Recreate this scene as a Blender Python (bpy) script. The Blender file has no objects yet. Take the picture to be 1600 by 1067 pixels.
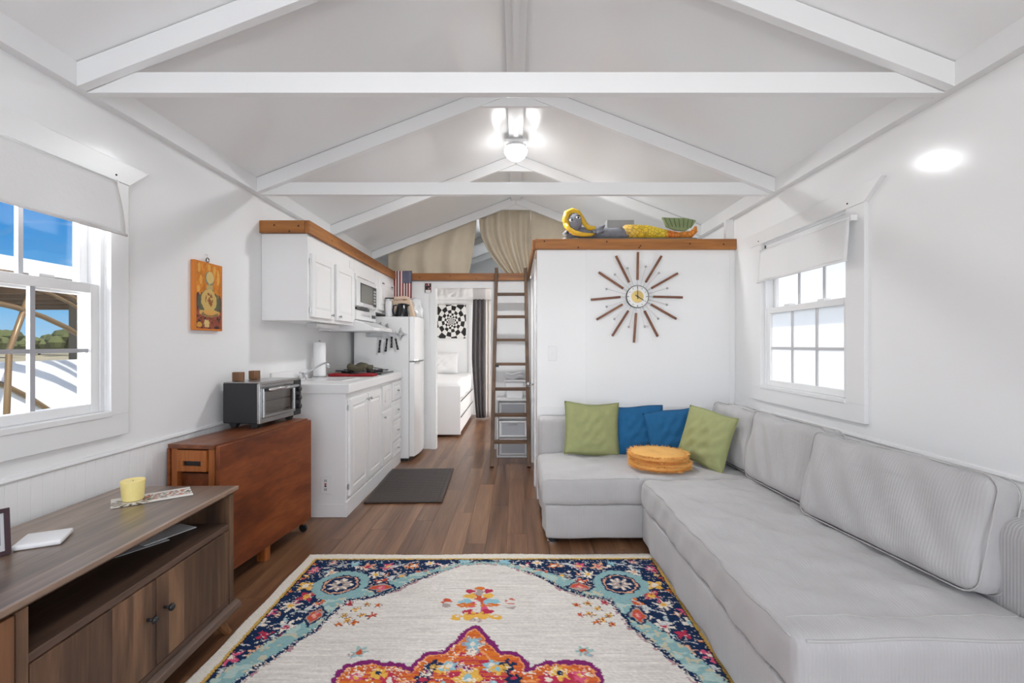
import bpy, bmesh, math, random
import numpy as np
from mathutils import Matrix, Vector, Euler

SC = bpy.context.scene
C = SC.collection
R = math.radians
PI = math.pi
random.seed(7)

# ------------------------------------------------------------------ camera
F_PX = 735.0                      # focal length in pixels of the 1600 wide frame
cam_d = bpy.data.cameras.new('camera')
cam = bpy.data.objects.new('camera', cam_d); C.objects.link(cam)
cam.location = (0, 0, 1.2); cam.rotation_euler = (R(90), 0, 0)
cam_d.sensor_width = 36.0; cam_d.sensor_fit = 'HORIZONTAL'
cam_d.lens = F_PX * 36.0 / 1600
cam_d.shift_x = -6.0 / 1600; cam_d.shift_y = 4.5 / 1600
cam_d.clip_start = 0.02; cam_d.clip_end = 500
SC.camera = cam

# ------------------------------------------------------------------ view
SC.view_settings.view_transform = 'Standard'
SC.view_settings.look = 'None'
SC.view_settings.gamma = 1.0
SC.view_settings.use_curve_mapping = False
SC.view_settings.exposure = 0.10
SC.cycles.max_bounces = 10
SC.cycles.diffuse_bounces = 7
SC.cycles.glossy_bounces = 4
SC.cycles.transparent_max_bounces = 12
SC.cycles.sample_clamp_indirect = 6.0

def lin(v):
    v = v / 255.0
    return v / 12.92 if v <= 0.04045 else ((v + 0.055) / 1.055) ** 2.4
GAIN = 1.05
def col(r, g, b, gain=None):
    k = GAIN if gain is None else gain
    return tuple(min(0.92, lin(c) * k) for c in (r, g, b))

# ------------------------------------------------------------------ sky
wd = bpy.data.worlds.new('sky'); SC.world = wd; wd.use_nodes = True
nt = wd.node_tree; nt.nodes.clear()
n_out = nt.nodes.new('ShaderNodeOutputWorld'); n_bg = nt.nodes.new('ShaderNodeBackground')
n_tc = nt.nodes.new('ShaderNodeTexCoord'); n_sep = nt.nodes.new('ShaderNodeSeparateXYZ')
n_rmp = nt.nodes.new('ShaderNodeValToRGB')
e = n_rmp.color_ramp.elements
e[0].position = 0.0; e[0].color = (*[lin(c) for c in (176, 216, 246)], 1)
e[1].position = 0.20; e[1].color = (*[lin(c) for c in (50, 146, 226)], 1)
x = e.new(0.06); x.color = (*[lin(c) for c in (118, 190, 243)], 1)
x = e.new(0.7); x.color = (*[lin(c) for c in (36, 112, 205)], 1)
n_map = nt.nodes.new('ShaderNodeMapping'); n_map.inputs['Scale'].default_value = (2.2, 2.2, 11.0)
n_map.inputs['Rotation'].default_value = (0.12, 0.1, 0.3)
n_noi = nt.nodes.new('ShaderNodeTexNoise'); n_noi.inputs['Scale'].default_value = 2.1; n_noi.inputs['Detail'].default_value = 7
n_noi.inputs['Distortion'].default_value = 0.6
n_cr = nt.nodes.new('ShaderNodeValToRGB'); n_cr.color_ramp.elements[0].position = 0.52; n_cr.color_ramp.elements[1].position = 0.80
n_mul = nt.nodes.new('ShaderNodeMath'); n_mul.operation = 'MULTIPLY'; n_mul.inputs[1].default_value = 0.75
n_mix = nt.nodes.new('ShaderNodeMix'); n_mix.data_type = 'RGBA'; n_mix.inputs[7].default_value = (0.88, 0.93, 1.0, 1)
L = nt.links.new
L(n_tc.outputs['Generated'], n_sep.inputs[0]); L(n_sep.outputs['Z'], n_rmp.inputs[0])
L(n_tc.outputs['Generated'], n_map.inputs[0]); L(n_map.outputs[0], n_noi.inputs['Vector'])
L(n_noi.outputs['Fac'], n_cr.inputs[0]); L(n_cr.outputs[0], n_mul.inputs[0])
L(n_mul.outputs[0], n_mix.inputs[0]); L(n_rmp.outputs[0], n_mix.inputs[6])
L(n_mix.outputs[2], n_bg.inputs[0]); L(n_bg.outputs[0], n_out.inputs[0])
n_bg.inputs[1].default_value = 0.86

# ------------------------------------------------------------------ sun, side daylight and added fill lights
def light(name, kind, loc, rot, energy, color=(1, 1, 1), sx=1, sy=1):
    d = bpy.data.lights.new(name, kind); o = bpy.data.objects.new(name, d); C.objects.link(o)
    o.location = loc; o.rotation_euler = rot; d.energy = energy; d.color = color
    if kind == 'AREA':
        d.shape = 'RECTANGLE'; d.size = sx; d.size_y = sy
    return o
sun = light('sun', 'SUN', (3, -2, 8), (0, 0, 0), 6.0, (1.0, 0.96, 0.9))
sun.rotation_euler = Vector((-0.62, 0.35, -1.0)).to_track_quat('-Z', 'Y').to_euler(); sun.data.angle = R(1)
# two unseen area lights added behind the camera as frontal fill
light('front_fill', 'AREA', (0, -6.2, 1.55), (R(90), 0, 0), 64.0, (0.985, 0.993, 1.0), 4.0, 2.7)
light('porch_fill', 'AREA', (0, -1.35, 1.45), (R(90), 0, 0), 60.0, (0.985, 0.993, 1.0), 3.0, 2.3)
# unseen area light added outside the left window to brighten the right side
light('left_fill', 'AREA', (-2.75, 0.55, 1.50), (R(90), 0, R(-65)), 140.0, (0.985, 0.993, 1.0), 1.3, 1.5)
# daylight outside the frosted window in the right wall
light('side_daylight', 'AREA', (2.35, 2.78, 1.45), (R(90), 0, R(90)), 9.0, (1.0, 0.99, 0.98), 1.6, 1.5)
# unseen area light added inside the bedroom, by its right hand wall
light('bedroom_fill', 'AREA', (1.60, 6.9, 1.15), (R(90), 0, R(90)), 46.0, (1.0, 0.99, 0.98), 1.2, 1.2)
# unseen area light added inside the loft to lift the dark behind the curtains
light('loft_fill', 'AREA', (0, 7.9, 2.35), (R(90), 0, R(180)), 3.0, (0.96, 0.98, 1.0), 0.6, 0.4)
LAMP, LAMP_DOWN, LAMP_FILL = 13.0, 22.0, 84.0     # glow of the seen ridge lamp and the added unseen one, see lamp()

# ------------------------------------------------------------------ mesh helpers
def W(o):
    m = o.matrix_basis.copy()
    if o.parent is not None:
        m = W(o.parent) @ o.matrix_parent_inverse @ m
    return m

class MB:
    """collects shapes, builds ONE mesh object"""
    def __init__(s): s.v = []; s.f = []
    def add(s, vs, fs, M=None):
        k = len(s.v)
        if M is not None: vs = [tuple(M @ Vector(p)) for p in vs]
        s.v.extend(tuple(p) for p in vs); s.f.extend(tuple(i + k for i in f) for f in fs)
        return s
    def box(s, x0, x1, y0, y1, z0, z1, M=None):
        if x0 > x1: x0, x1 = x1, x0
        if y0 > y1: y0, y1 = y1, y0
        if z0 > z1: z0, z1 = z1, z0
        vs = [(x0,y0,z0),(x1,y0,z0),(x1,y1,z0),(x0,y1,z0),(x0,y0,z1),(x1,y0,z1),(x1,y1,z1),(x0,y1,z1)]
        return s.add(vs, [(3,2,1,0),(4,5,6,7),(0,1,5,4),(1,2,6,5),(2,3,7,6),(3,0,4,7)], M)
    def prism(s, poly, axis, a0, a1, M=None):
        n = len(poly)
        def p(q, a):
            return {'x': (a, q[0], q[1]), 'y': (q[0], a, q[1]), 'z': (q[0], q[1], a)}[axis]
        vs = [p(q, a0) for q in poly] + [p(q, a1) for q in poly]
        fs = [tuple(range(n)), tuple(range(2*n-1, n-1, -1))] + [(i, i+n, (i+1) % n + n, (i+1) % n) for i in range(n)]
        return s.add(vs, fs, M)
    def tube(s, pts, r, n=8, closed=False, M=None):
        pts = [Vector(p) for p in pts]; m = len(pts)
        rs = r if isinstance(r, (list, tuple)) else [r] * m
        vs = []; up = None
        for i, p in enumerate(pts):
            a = pts[(i-1) % m] if (i > 0 or closed) else p
            b = pts[(i+1) % m] if (i < m-1 or closed) else p
            t = (b - a).normalized()
            if up is None:
                up = Vector((0, 0, 1)) if abs(t.z) < 0.9 else Vector((1, 0, 0))
            sd = t.cross(up).normalized(); up = sd.cross(t).normalized()
            for k in range(n):
                an = 2*PI*k/n
                vs.append(tuple(p + (sd*math.cos(an) + up*math.sin(an)) * rs[i]))
        fs = []
        for i in range(m if closed else m-1):
            j = (i+1) % m
            for k in range(n):
                fs.append((i*n+k, i*n+(k+1) % n, j*n+(k+1) % n, j*n+k))
        if not closed:
            fs.append(tuple(range(n-1, -1, -1))); fs.append(tuple((m-1)*n+k for k in range(n)))
        return s.add(vs, fs, M)
    def lathe(s, prof, n=20, M=None, cap=True):
        vs = []; m = len(prof)
        for r, z in prof:
            for k in range(n):
                a = 2*PI*k/n; vs.append((r*math.cos(a), r*math.sin(a), z))
        fs = [(i*n+k, i*n+(k+1) % n, (i+1)*n+(k+1) % n, (i+1)*n+k) for i in range(m-1) for k in range(n)]
        if cap:
            fs.append(tuple(range(n-1, -1, -1))); fs.append(tuple((m-1)*n+k for k in range(n)))
        return s.add(vs, fs, M)
    def ball(s, c, rx, ry=None, rz=None, n=14, M=None):
        ry = rx if ry is None else ry; rz = rx if rz is None else rz
        vs = [(c[0], c[1], c[2]-rz)]; h = n//2
        for i in range(1, h):
            ph = -PI/2 + PI*i/h
            for k in range(n):
                a = 2*PI*k/n
                vs.append((c[0]+rx*math.cos(ph)*math.cos(a), c[1]+ry*math.cos(ph)*math.sin(a), c[2]+rz*math.sin(ph)))
        vs.append((c[0], c[1], c[2]+rz)); t = len(vs)-1
        fs = [(0, 1+(k+1) % n, 1+k) for k in range(n)]
        for i in range(h-2):
            for k in range(n):
                fs.append((1+i*n+k, 1+i*n+(k+1) % n, 1+(i+1)*n+(k+1) % n, 1+(i+1)*n+k))
        b = 1+(h-2)*n
        fs += [(b+k, b+(k+1) % n, t) for k in range(n)]
        return s.add(vs, fs, M)
    def rbox(s, x0, x1, y0, y1, z0, z1, r=0.02, seg=(8, 8, 8), fn=None, M=None):
        """box with rounded edges and a subdivided skin, optionally deformed by fn(Vector) -> Vector"""
        lo = (x0, y0, z0); hi = (x1, y1, z1); idx = {}; vs = []; fs = []
        r = min(r, (x1-x0)/2*.999, (y1-y0)/2*.999, (z1-z0)/2*.999)
        def cuts(a, b, n):
            t = [a, a+r*.3, a+r] + [a+r+(b-a-2*r)*i/n for i in range(1, n)] + [b-r, b-r*.3, b]
            return t
        cs = [cuts(lo[k], hi[k], max(1, seg[k])) for k in range(3)]
        N = [len(c)-1 for c in cs]
        def vid(i, j, k):
            key = (i, j, k)
            if key not in idx:
                p = Vector((cs[0][i], cs[1][j], cs[2][k]))
                q = Vector([min(max(p[a], lo[a]+r), hi[a]-r) for a in range(3)])
                d = p-q
                if d.length > 1e-9: p = q + d.normalized()*r
                if fn: p = fn(p)
                idx[key] = len(vs); vs.append(tuple(p))
            return idx[key]
        for a in range(3):
            b, c = (a+1) % 3, (a+2) % 3
            for side in (0, N[a]):
                for i in range(N[b]):
                    for j in range(N[c]):
                        def key(ii, jj):
                            t = [0, 0, 0]; t[a] = side; t[b] = ii; t[c] = jj; return vid(*t)
                        q = [key(i, j), key(i+1, j), key(i+1, j+1), key(i, j+1)]
                        if side == 0: q.reverse()
                        fs.append(tuple(q))
        return s.add(vs, fs, M)
    def sheet(s, nx, ny, fn, M=None):
        vs = [fn(i/nx, j/ny) for j in range(ny+1) for i in range(nx+1)]
        fs = [(j*(nx+1)+i, j*(nx+1)+i+1, (j+1)*(nx+1)+i+1, (j+1)*(nx+1)+i) for j in range(ny) for i in range(nx)]
        return s.add(vs, fs, M)
    def build(s, name, mat, parent=None, smooth=False, bevel=0, solid=0, local=False, recalc=True, segs=2):
        me = bpy.data.meshes.new(name); me.from_pydata(s.v, [], s.f)
        if recalc:
            bm = bmesh.new(); bm.from_mesh(me); bmesh.ops.recalc_face_normals(bm, faces=bm.faces); bm.to_mesh(me); bm.free()
        if mat is not None: me.materials.append(mat)
        o = bpy.data.objects.new(name, me); C.objects.link(o)
        if smooth:
            for p in me.polygons: p.use_smooth = True
        if parent is not None:
            o.parent = parent
            if not local: o.matrix_parent_inverse = W(parent).inverted()
        if solid:
            m = o.modifiers.new('solid', 'SOLIDIFY'); m.thickness = solid; m.offset = 0
        if bevel:
            m = o.modifiers.new('bevel', 'BEVEL'); m.width = bevel; m.segments = segs; m.limit_method = 'ANGLE'; m.angle_limit = R(40)
        return o

def tag(o, label=None, cat=None, group=None, kind=None):
    if label: o['label'] = label
    if cat: o['category'] = cat
    if group: o['group'] = group
    if kind: o['kind'] = kind
    return o
def thing(name, label, cat, loc=(0, 0, 0), rz=0, group=None, kind=None, rot=None):
    o = bpy.data.objects.new(name, None); C.objects.link(o); o.empty_display_size = 0.05
    o.location = loc; o.rotation_euler = rot if rot else (0, 0, rz)
    return tag(o, label, cat, group, kind)
def struct(name, label=None, loc=(0, 0, 0)):
    o = bpy.data.objects.new(name, None); C.objects.link(o); o.empty_display_size = 0.05
    o.location = loc
    return tag(o, label, None, None, 'structure')
def copy_part(o, parent, loc):
    c = o.copy(); C.objects.link(c); c.parent = parent; c.location = loc
    return c
def BX(*a): return MB().box(*a)
def bez(p0, p1, p2, n=12):
    p0, p1, p2 = Vector(p0), Vector(p1), Vector(p2)
    return [p0*(1-t)**2 + p1*2*t*(1-t) + p2*t*t for t in [i/n for i in range(n+1)]]

# ------------------------------------------------------------------ materials
def new_mat(name):
    m = bpy.data.materials.new(name); m.use_nodes = True
    t = m.node_tree; b = t.nodes['Principled BSDF']
    return m, t, b
def setc(b, c): b.inputs['Base Color'].default_value = (*c, 1)
def plain(name, c, rough=0.5, metal=0.0, spec=0.5, bump=0.0, bscale=40, var=0.0, vscale=3.0, coat=0.0, trans=0.0):
    m, t, b = new_mat(name); setc(b, c)
    b.inputs['Roughness'].default_value = rough; b.inputs['Metallic'].default_value = metal
    b.inputs['Specular IOR Level'].default_value = spec
    b.inputs['Coat Weight'].default_value = coat
    b.inputs['Transmission Weight'].default_value = trans
    tc = t.nodes.new('ShaderNodeTexCoord')
    if var > 0:
        n = t.nodes.new('ShaderNodeTexNoise'); n.inputs['Scale'].default_value = vscale; n.inputs['Detail'].default_value = 5
        r = t.nodes.new('ShaderNodeValToRGB')
        r.color_ramp.elements[0].position = 0.3; r.color_ramp.elements[1].position = 0.7
        r.color_ramp.elements[0].color = (*[x*(1-var) for x in c], 1); r.color_ramp.elements[1].color = (*[min(.95, x*(1+var)) for x in c], 1)
        t.links.new(tc.outputs['Object'], n.inputs['Vector']); t.links.new(n.outputs['Fac'], r.inputs[0]); t.links.new(r.outputs[0], b.inputs['Base Color'])
    if bump > 0:
        n = t.nodes.new('ShaderNodeTexNoise'); n.inputs['Scale'].default_value = bscale; n.inputs['Detail'].default_value = 3
        bp = t.nodes.new('ShaderNodeBump'); bp.inputs['Strength'].default_value = bump; bp.inputs['Distance'].default_value = 0.01
        t.links.new(tc.outputs['Object'], n.inputs['Vector']); t.links.new(n.outputs['Fac'], bp.inputs['Height']); t.links.new(bp.outputs[0], b.inputs['Normal'])
    return m
def wood(name, cols, axis='y', scale=9.0, rough=0.4, stretch=0.08, strip=None, strip_axis=1, bump=0.15, coat=0.0, contrast=(0.3, 0.7), rnd=6.0, piece=0.0):
    """procedural wood: cols = dark, mid, light (linear)"""
    m, t, b = new_mat(name); b.inputs['Roughness'].default_value = rough; b.inputs['Coat Weight'].default_value = coat
    b.inputs['Coat Roughness'].default_value = 0.25
    lk = t.links.new
    tc = t.nodes.new('ShaderNodeTexCoord'); oi = t.nodes.new('ShaderNodeObjectInfo')
    mu = t.nodes.new('ShaderNodeMath'); mu.operation = 'MULTIPLY'; mu.inputs[1].default_value = rnd; lk(oi.outputs['Random'], mu.inputs[0])
    ad = t.nodes.new('ShaderNodeVectorMath'); ad.operation = 'ADD'; lk(tc.outputs['Object'], ad.inputs[0]); lk(mu.outputs[0], ad.inputs[1])
    src = ad.outputs[0]; sv = None
    if strip:
        sp = t.nodes.new('ShaderNodeSeparateXYZ'); lk(tc.outputs['Object'], sp.inputs[0])
        k = t.nodes.new('ShaderNodeMath'); k.operation = 'MULTIPLY'; k.inputs[1].default_value = strip; lk(sp.outputs[strip_axis], k.inputs[0])
        fl = t.nodes.new('ShaderNodeMath'); fl.operation = 'FLOOR'; lk(k.outputs[0], fl.inputs[0])
        wn = t.nodes.new('ShaderNodeTexWhiteNoise'); wn.noise_dimensions = '1D'; lk(fl.outputs[0], wn.inputs['W'])
        m2 = t.nodes.new('ShaderNodeMath'); m2.operation = 'MULTIPLY'; m2.inputs[1].default_value = 7.0; lk(wn.outputs['Value'], m2.inputs[0])
        a2 = t.nodes.new('ShaderNodeVectorMath'); a2.operation = 'ADD'; lk(src, a2.inputs[0]); lk(m2.outputs[0], a2.inputs[1]); src = a2.outputs[0]; sv = wn.outputs['Value']
    mp = t.nodes.new('ShaderNodeMapping'); sc = [1, 1, 1]; sc['xyz'.index(axis)] = stretch; mp.inputs['Scale'].default_value = sc; lk(src, mp.inputs[0])
    n1 = t.nodes.new('ShaderNodeTexNoise'); n1.inputs['Scale'].default_value = scale; n1.inputs['Detail'].default_value = 7; n1.inputs['Distortion'].default_value = 1.1; lk(mp.outputs[0], n1.inputs['Vector'])
    rp = t.nodes.new('ShaderNodeValToRGB'); el = rp.color_ramp.elements
    el[0].position = contrast[0]; el[0].color = (*cols[0], 1); el[1].position = contrast[1]; el[1].color = (*cols[2], 1)
    q = el.new((contrast[0]+contrast[1])/2); q.color = (*cols[1], 1); lk(n1.outputs['Fac'], rp.inputs[0])
    n2 = t.nodes.new('ShaderNodeTexNoise'); n2.inputs['Scale'].default_value = scale*9; n2.inputs['Detail'].default_value = 4; lk(mp.outputs[0], n2.inputs['Vector'])
    mr = t.nodes.new('ShaderNodeMapRange'); mr.inputs[1].default_value = 0.3; mr.inputs[2].default_value = 0.7; mr.inputs[3].default_value = 0.80; mr.inputs[4].default_value = 1.14; lk(n2.outputs['Fac'], mr.inputs[0])
    fac = mr.outputs[0]
    def mulby(val, lo, hi):
        g = t.nodes.new('ShaderNodeMapRange'); g.inputs[3].default_value = lo; g.inputs[4].default_value = hi; lk(val, g.inputs[0])
        h = t.nodes.new('ShaderNodeMath'); h.operation = 'MULTIPLY'; lk(fac, h.inputs[0]); lk(g.outputs[0], h.inputs[1]); return h.outputs[0]
    if sv is not None: fac = mulby(sv, 0.66, 1.35)
    if piece > 0: fac = mulby(oi.outputs['Random'], 1-piece, 1+piece)
    vm = t.nodes.new('ShaderNodeVectorMath'); vm.operation = 'SCALE'; lk(rp.outputs[0], vm.inputs[0]); lk(fac, vm.inputs['Scale'])
    lk(vm.outputs[0], b.inputs['Base Color'])
    if bump > 0:
        bp = t.nodes.new('ShaderNodeBump'); bp.inputs['Strength'].default_value = bump; bp.inputs['Distance'].default_value = 0.003
        lk(n2.outputs['Fac'], bp.inputs['Height']); lk(bp.outputs[0], b.inputs['Normal'])
    return m
def vcol(name, rough=0.8, bump=0.0, spec=0.3):
    m, t, b = new_mat(name); a = t.nodes.new('ShaderNodeAttribute'); a.attribute_name = 'Col'
    t.links.new(a.outputs['Color'], b.inputs['Base Color']); b.inputs['Roughness'].default_value = rough; b.inputs['Specular IOR Level'].default_value = spec
    return m
def cord(name, c, pitch=0.009, axis='X', strength=0.5, rough=0.9, var=0.06):
    m, t, b = new_mat(name); lk = t.links.new; b.inputs['Roughness'].default_value = rough; b.inputs['Specular IOR Level'].default_value = 0.15
    b.inputs['Sheen Weight'].default_value = 0.25; b.inputs['Sheen Roughness'].default_value = 0.5
    tc = t.nodes.new('ShaderNodeTexCoord')
    n = t.nodes.new('ShaderNodeTexNoise'); n.inputs['Scale'].default_value = 5; n.inputs['Detail'].default_value = 5; lk(tc.outputs['Object'], n.inputs['Vector'])
    r = t.nodes.new('ShaderNodeValToRGB'); r.color_ramp.elements[0].position = .3; r.color_ramp.elements[1].position = .7
    r.color_ramp.elements[0].color = (*[x*(1-var) for x in c], 1); r.color_ramp.elements[1].color = (*[min(.9, x*(1+var)) for x in c], 1)
    w = t.nodes.new('ShaderNodeTexWave'); w.wave_type = 'BANDS'; w.bands_direction = axis; w.inputs['Scale'].default_value = 0.314/pitch
    w.inputs['Distortion'].default_value = 0.25; w.inputs['Detail'].default_value = 1; lk(tc.outputs['Object'], w.inputs['Vector'])
    bp = t.nodes.new('ShaderNodeBump'); bp.inputs['Strength'].default_value = strength; bp.inputs['Distance'].default_value = 0.004
    lk(n.outputs['Fac'], r.inputs[0]); lk(r.outputs[0], b.inputs['Base Color']); lk(w.outputs['Fac'], bp.inputs['Height']); lk(bp.outputs[0], b.inputs['Normal'])
    return m
def glass(name, tint=(1, 1, 1), rough=0.02, fac=0.03):
    m, t, b = new_mat(name); t.nodes.remove(b); lk = t.links.new
    o = t.nodes['Material Output']; tr = t.nodes.new('ShaderNodeBsdfTransparent'); gl = t.nodes.new('ShaderNodeBsdfGlossy')
    tr.inputs[0].default_value = (*tint, 1); gl.inputs['Roughness'].default_value = rough
    lw = t.nodes.new('ShaderNodeLayerWeight'); lw.inputs[0].default_value = 0.5
    pw_ = t.nodes.new('ShaderNodeMath'); pw_.operation = 'POWER'; pw_.inputs[1].default_value = 5.0; lk(lw.outputs['Facing'], pw_.inputs[0])
    fr = t.nodes.new('ShaderNodeMapRange'); fr.inputs[3].default_value = fac; fr.inputs[4].default_value = 1.0; lk(pw_.outputs[0], fr.inputs[0])
    mx = t.nodes.new('ShaderNodeMixShader'); lk(fr.outputs[0], mx.inputs[0]); lk(tr.outputs[0], mx.inputs[1]); lk(gl.outputs[0], mx.inputs[2]); lk(mx.outputs[0], o.inputs[0])
    return m
def frosted(name, c=(0.9, 0.9, 0.9), fac=0.5):
    m, t, b = new_mat(name); lk = t.links.new; o = t.nodes['Material Output']
    setc(b, c); b.inputs['Roughness'].default_value = 0.4
    tl = t.nodes.new('ShaderNodeBsdfTranslucent'); tl.inputs[0].default_value = (*c, 1)
    mx = t.nodes.new('ShaderNodeMixShader'); mx.inputs[0].default_value = fac
    lk(b.outputs[0], mx.inputs[1]); lk(tl.outputs[0], mx.inputs[2]); lk(mx.outputs[0], o.inputs[0])
    return m
def painted(name, w, h, nx, ny, fn, M, mat, parent=None, thick=0.0):
    """flat print: a fine grid in local xz (x right, z up, facing -y) coloured per vertex by fn(X, Z arrays in 0..1) -> rgb sRGB 0..255"""
    xs = np.linspace(0, 1, nx+1); zs = np.linspace(0, 1, ny+1); X, Z = np.meshgrid(xs, zs)
    rgb = np.clip(fn(X, Z), 0, 255)/255.0
    lc = np.where(rgb <= 0.04045, rgb/12.92, ((rgb+0.055)/1.055)**2.4)*GAIN
    mb = MB()
    vs = [((a-.5)*w, 0.0, (c-.5)*h) for c in zs for a in xs]
    fs = [(j*(nx+1)+i, j*(nx+1)+i+1, (j+1)*(nx+1)+i+1, (j+1)*(nx+1)+i) for j in range(ny) for i in range(nx)]
    mb.add(vs, fs, M)
    o = mb.build(name, mat, parent, recalc=False)
    ca = o.data.color_attributes.new('Col', 'FLOAT_COLOR', 'POINT')
    buf = np.ones((len(vs), 4), np.float32); buf[:, :3] = np.clip(lc.reshape(-1, 3), 0, .92); ca.data.foreach_set('color', buf.ravel())
    return o
def vnoise(x, y, seed):
    rs = np.random.RandomState(seed); T = rs.rand(257, 257)
    x0 = np.floor(x).astype(int); y0 = np.floor(y).astype(int); fx = x-x0; fy = y-y0
    fx = fx*fx*(3-2*fx); fy = fy*fy*(3-2*fy); g = lambda a, b: T[a % 257, b % 257]
    return (g(x0, y0)*(1-fx)+g(x0+1, y0)*fx)*(1-fy) + (g(x0, y0+1)*(1-fx)+g(x0+1, y0+1)*fx)*fy

WALL = plain('white_wall_paint', (0.88, 0.884, 0.886), rough=0.13, bump=0.015, bscale=14, spec=0.16)
CEIL = plain('white_ceiling_gloss_paint', (0.895, 0.90, 0.904), rough=0.20, bump=0.03, bscale=5)
TRIM = plain('white_trim_paint', (0.82, 0.822, 0.824), rough=0.30)  # lowered below the wall white to offset over-bright light on the beams
CAB = plain('white_cabinet_paint', (0.87, 0.87, 0.87), rough=0.32)
WHITE = plain('white_plastic', (0.85, 0.85, 0.85), rough=0.35)
APPL = plain('white_appliance_enamel', (0.84, 0.84, 0.84), rough=0.16, bump=0.012, bscale=9, coat=0.3)
BLACK = plain('black_plastic', (0.014, 0.014, 0.016), rough=0.42)
DARKM = plain('dark_metal', (0.03, 0.03, 0.03), rough=0.35, metal=0.8)
CHROME = plain('chrome', (0.72, 0.72, 0.74), rough=0.12, metal=1.0)
STEEL = plain('brushed_steel', (0.52, 0.52, 0.53), rough=0.3, metal=1.0)
BOARD = wood('knotty_pine_stain', (col(118, 68, 26), col(155, 98, 44), col(176, 118, 60)), axis='x', scale=7, rough=0.5)
BOARDY = wood('knotty_pine_stain_lengthwise', (col(112, 64, 24), col(150, 94, 42), col(172, 114, 58)), axis='y', scale=7, rough=0.5)
KNOT = plain('pine_knot', col(66, 34, 14), rough=0.6)
GLASS = glass('clear_window_glass')
FROST = frosted('frosted_window_glass', (0.93, 0.93, 0.93), 0.55)
GREYBAR = plain('grey_muntin', col(196, 196, 198), rough=0.4)
PRINT = vcol('printed_picture', 0.6)

# ------------------------------------------------------------------ room shell
HW = 1.70            # half width of the room (inner wall faces at x = -HW and +HW)
Y_FRONT, Y_CLOCK, Y_PART, Y_BACK = -1.0, 3.65, 5.40, 8.02
PITCH, APEX = 0.385, 2.905
def roof_z(x): return APEX - PITCH*abs(x)
WIN_L = (1.18, 1.95, 0.905, 1.875)
WIN_R = (2.395, 3.225, 0.905, 1.875)

fl = struct('floor')
MB().box(-HW-.1, HW+.1, Y_FRONT-.1, Y_BACK+.1, -0.12, -0.006).build('subfloor', plain('subfloor', col(50, 34, 24), 0.8), fl)
PLANK = wood('brown_vinyl_plank', (col(86, 56, 38), col(114, 80, 56), col(140, 104, 76)), axis='y', scale=8, rough=0.30, stretch=0.06, bump=0.08, piece=0.12, rnd=23)
pw, pl = 0.1265, 1.2
pm = BX(0.0006, pw-.0006, 0.0006, pl-.0006, -0.006, 0.0)
plank0 = None; i = 0; xx = -HW
while xx < HW - .01:
    off = -((i*0.437) % 1.0)*pl; y = Y_FRONT + off
    while y < Y_BACK:
        if plank0 is None:
            plank0 = pm.build('plank', PLANK, fl, local=True); plank0.location = (xx, y, 0)
        else: copy_part(plank0, fl, (xx, y, 0))
        y += pl
    xx += pw; i += 1

def side_wall(name, s, win):
    y0, y1, z0, z1 = win; w = struct(name)
    m = MB(); a, b = s*HW, s*(HW+.11); top = 2.30
    m.box(a, b, Y_FRONT-.1, y0, 0, top); m.box(a, b, y1, Y_BACK+.1, 0, top)
    m.box(a, b, y0, y1, 0, z0); m.box(a, b, y0, y1, z1, top)
    m.build('wall_panel', WALL, w)
    # beadboard wainscot, strip by strip
    bw = 0.042; zt = 0.735
    strip = MB().prism([(0.0001, 0), (bw-.0001, 0), (bw-.0001, .0052), (bw-.002, .006), (.002, .006), (.0001, .0052)], 'z', 0.0, zt)
    M = Matrix(((0, -s, 0, 0), (1, 0, 0, 0), (0, 0, 1, 0), (0, 0, 0, 1)))
    st = MB().add(strip.v, strip.f, M); o0 = None
    n = int((3.25 - 0.3)/bw)
    for k in range(n):
        loc = (s*HW, 0.3 + k*bw, 0)
        if o0 is None:
            o0 = st.build('beadboard_strip', WALL, w, local=True); o0.location = loc
        else: copy_part(o0, w, loc)
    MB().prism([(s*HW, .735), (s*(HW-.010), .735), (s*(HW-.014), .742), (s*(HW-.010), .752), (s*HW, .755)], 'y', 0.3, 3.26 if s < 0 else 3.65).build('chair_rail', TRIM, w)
    return w
side_wall('wall_left', -1, WIN_L); side_wall('wall_right', 1, WIN_R)
wf = struct('wall_front')
m = MB(); m.box(-HW, -1.5, -1.1, -1.0, 0, 2.3); m.box(1.5, HW, -1.1, -1.0, 0, 2.3); m.box(-1.5, 1.5, -1.1, -1.0, 2.1, 2.3)
m.prism([(-HW, 2.3), (HW, 2.3), (0, 2.9)], 'y', -1.1, -1.0); m.build('wall_panel', WALL, wf)
dg = struct('door_1')
for k in range(4):
    x0 = -1.5 + k*.75
    MB().box(x0, x0+.06, -1.08, -1.04, 0, 2.1).box(x0+.69, x0+.75, -1.08, -1.04, 0, 2.1).box(x0+.06, x0+.69, -1.08, -1.04, 0, .12).box(x0+.06, x0+.69, -1.08, -1.04, 2.02, 2.1).build('sash', TRIM, dg)
    BX(x0+.06, x0+.69, -1.063, -1.057, .12, 2.02).build('pane', GLASS, dg)
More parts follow.
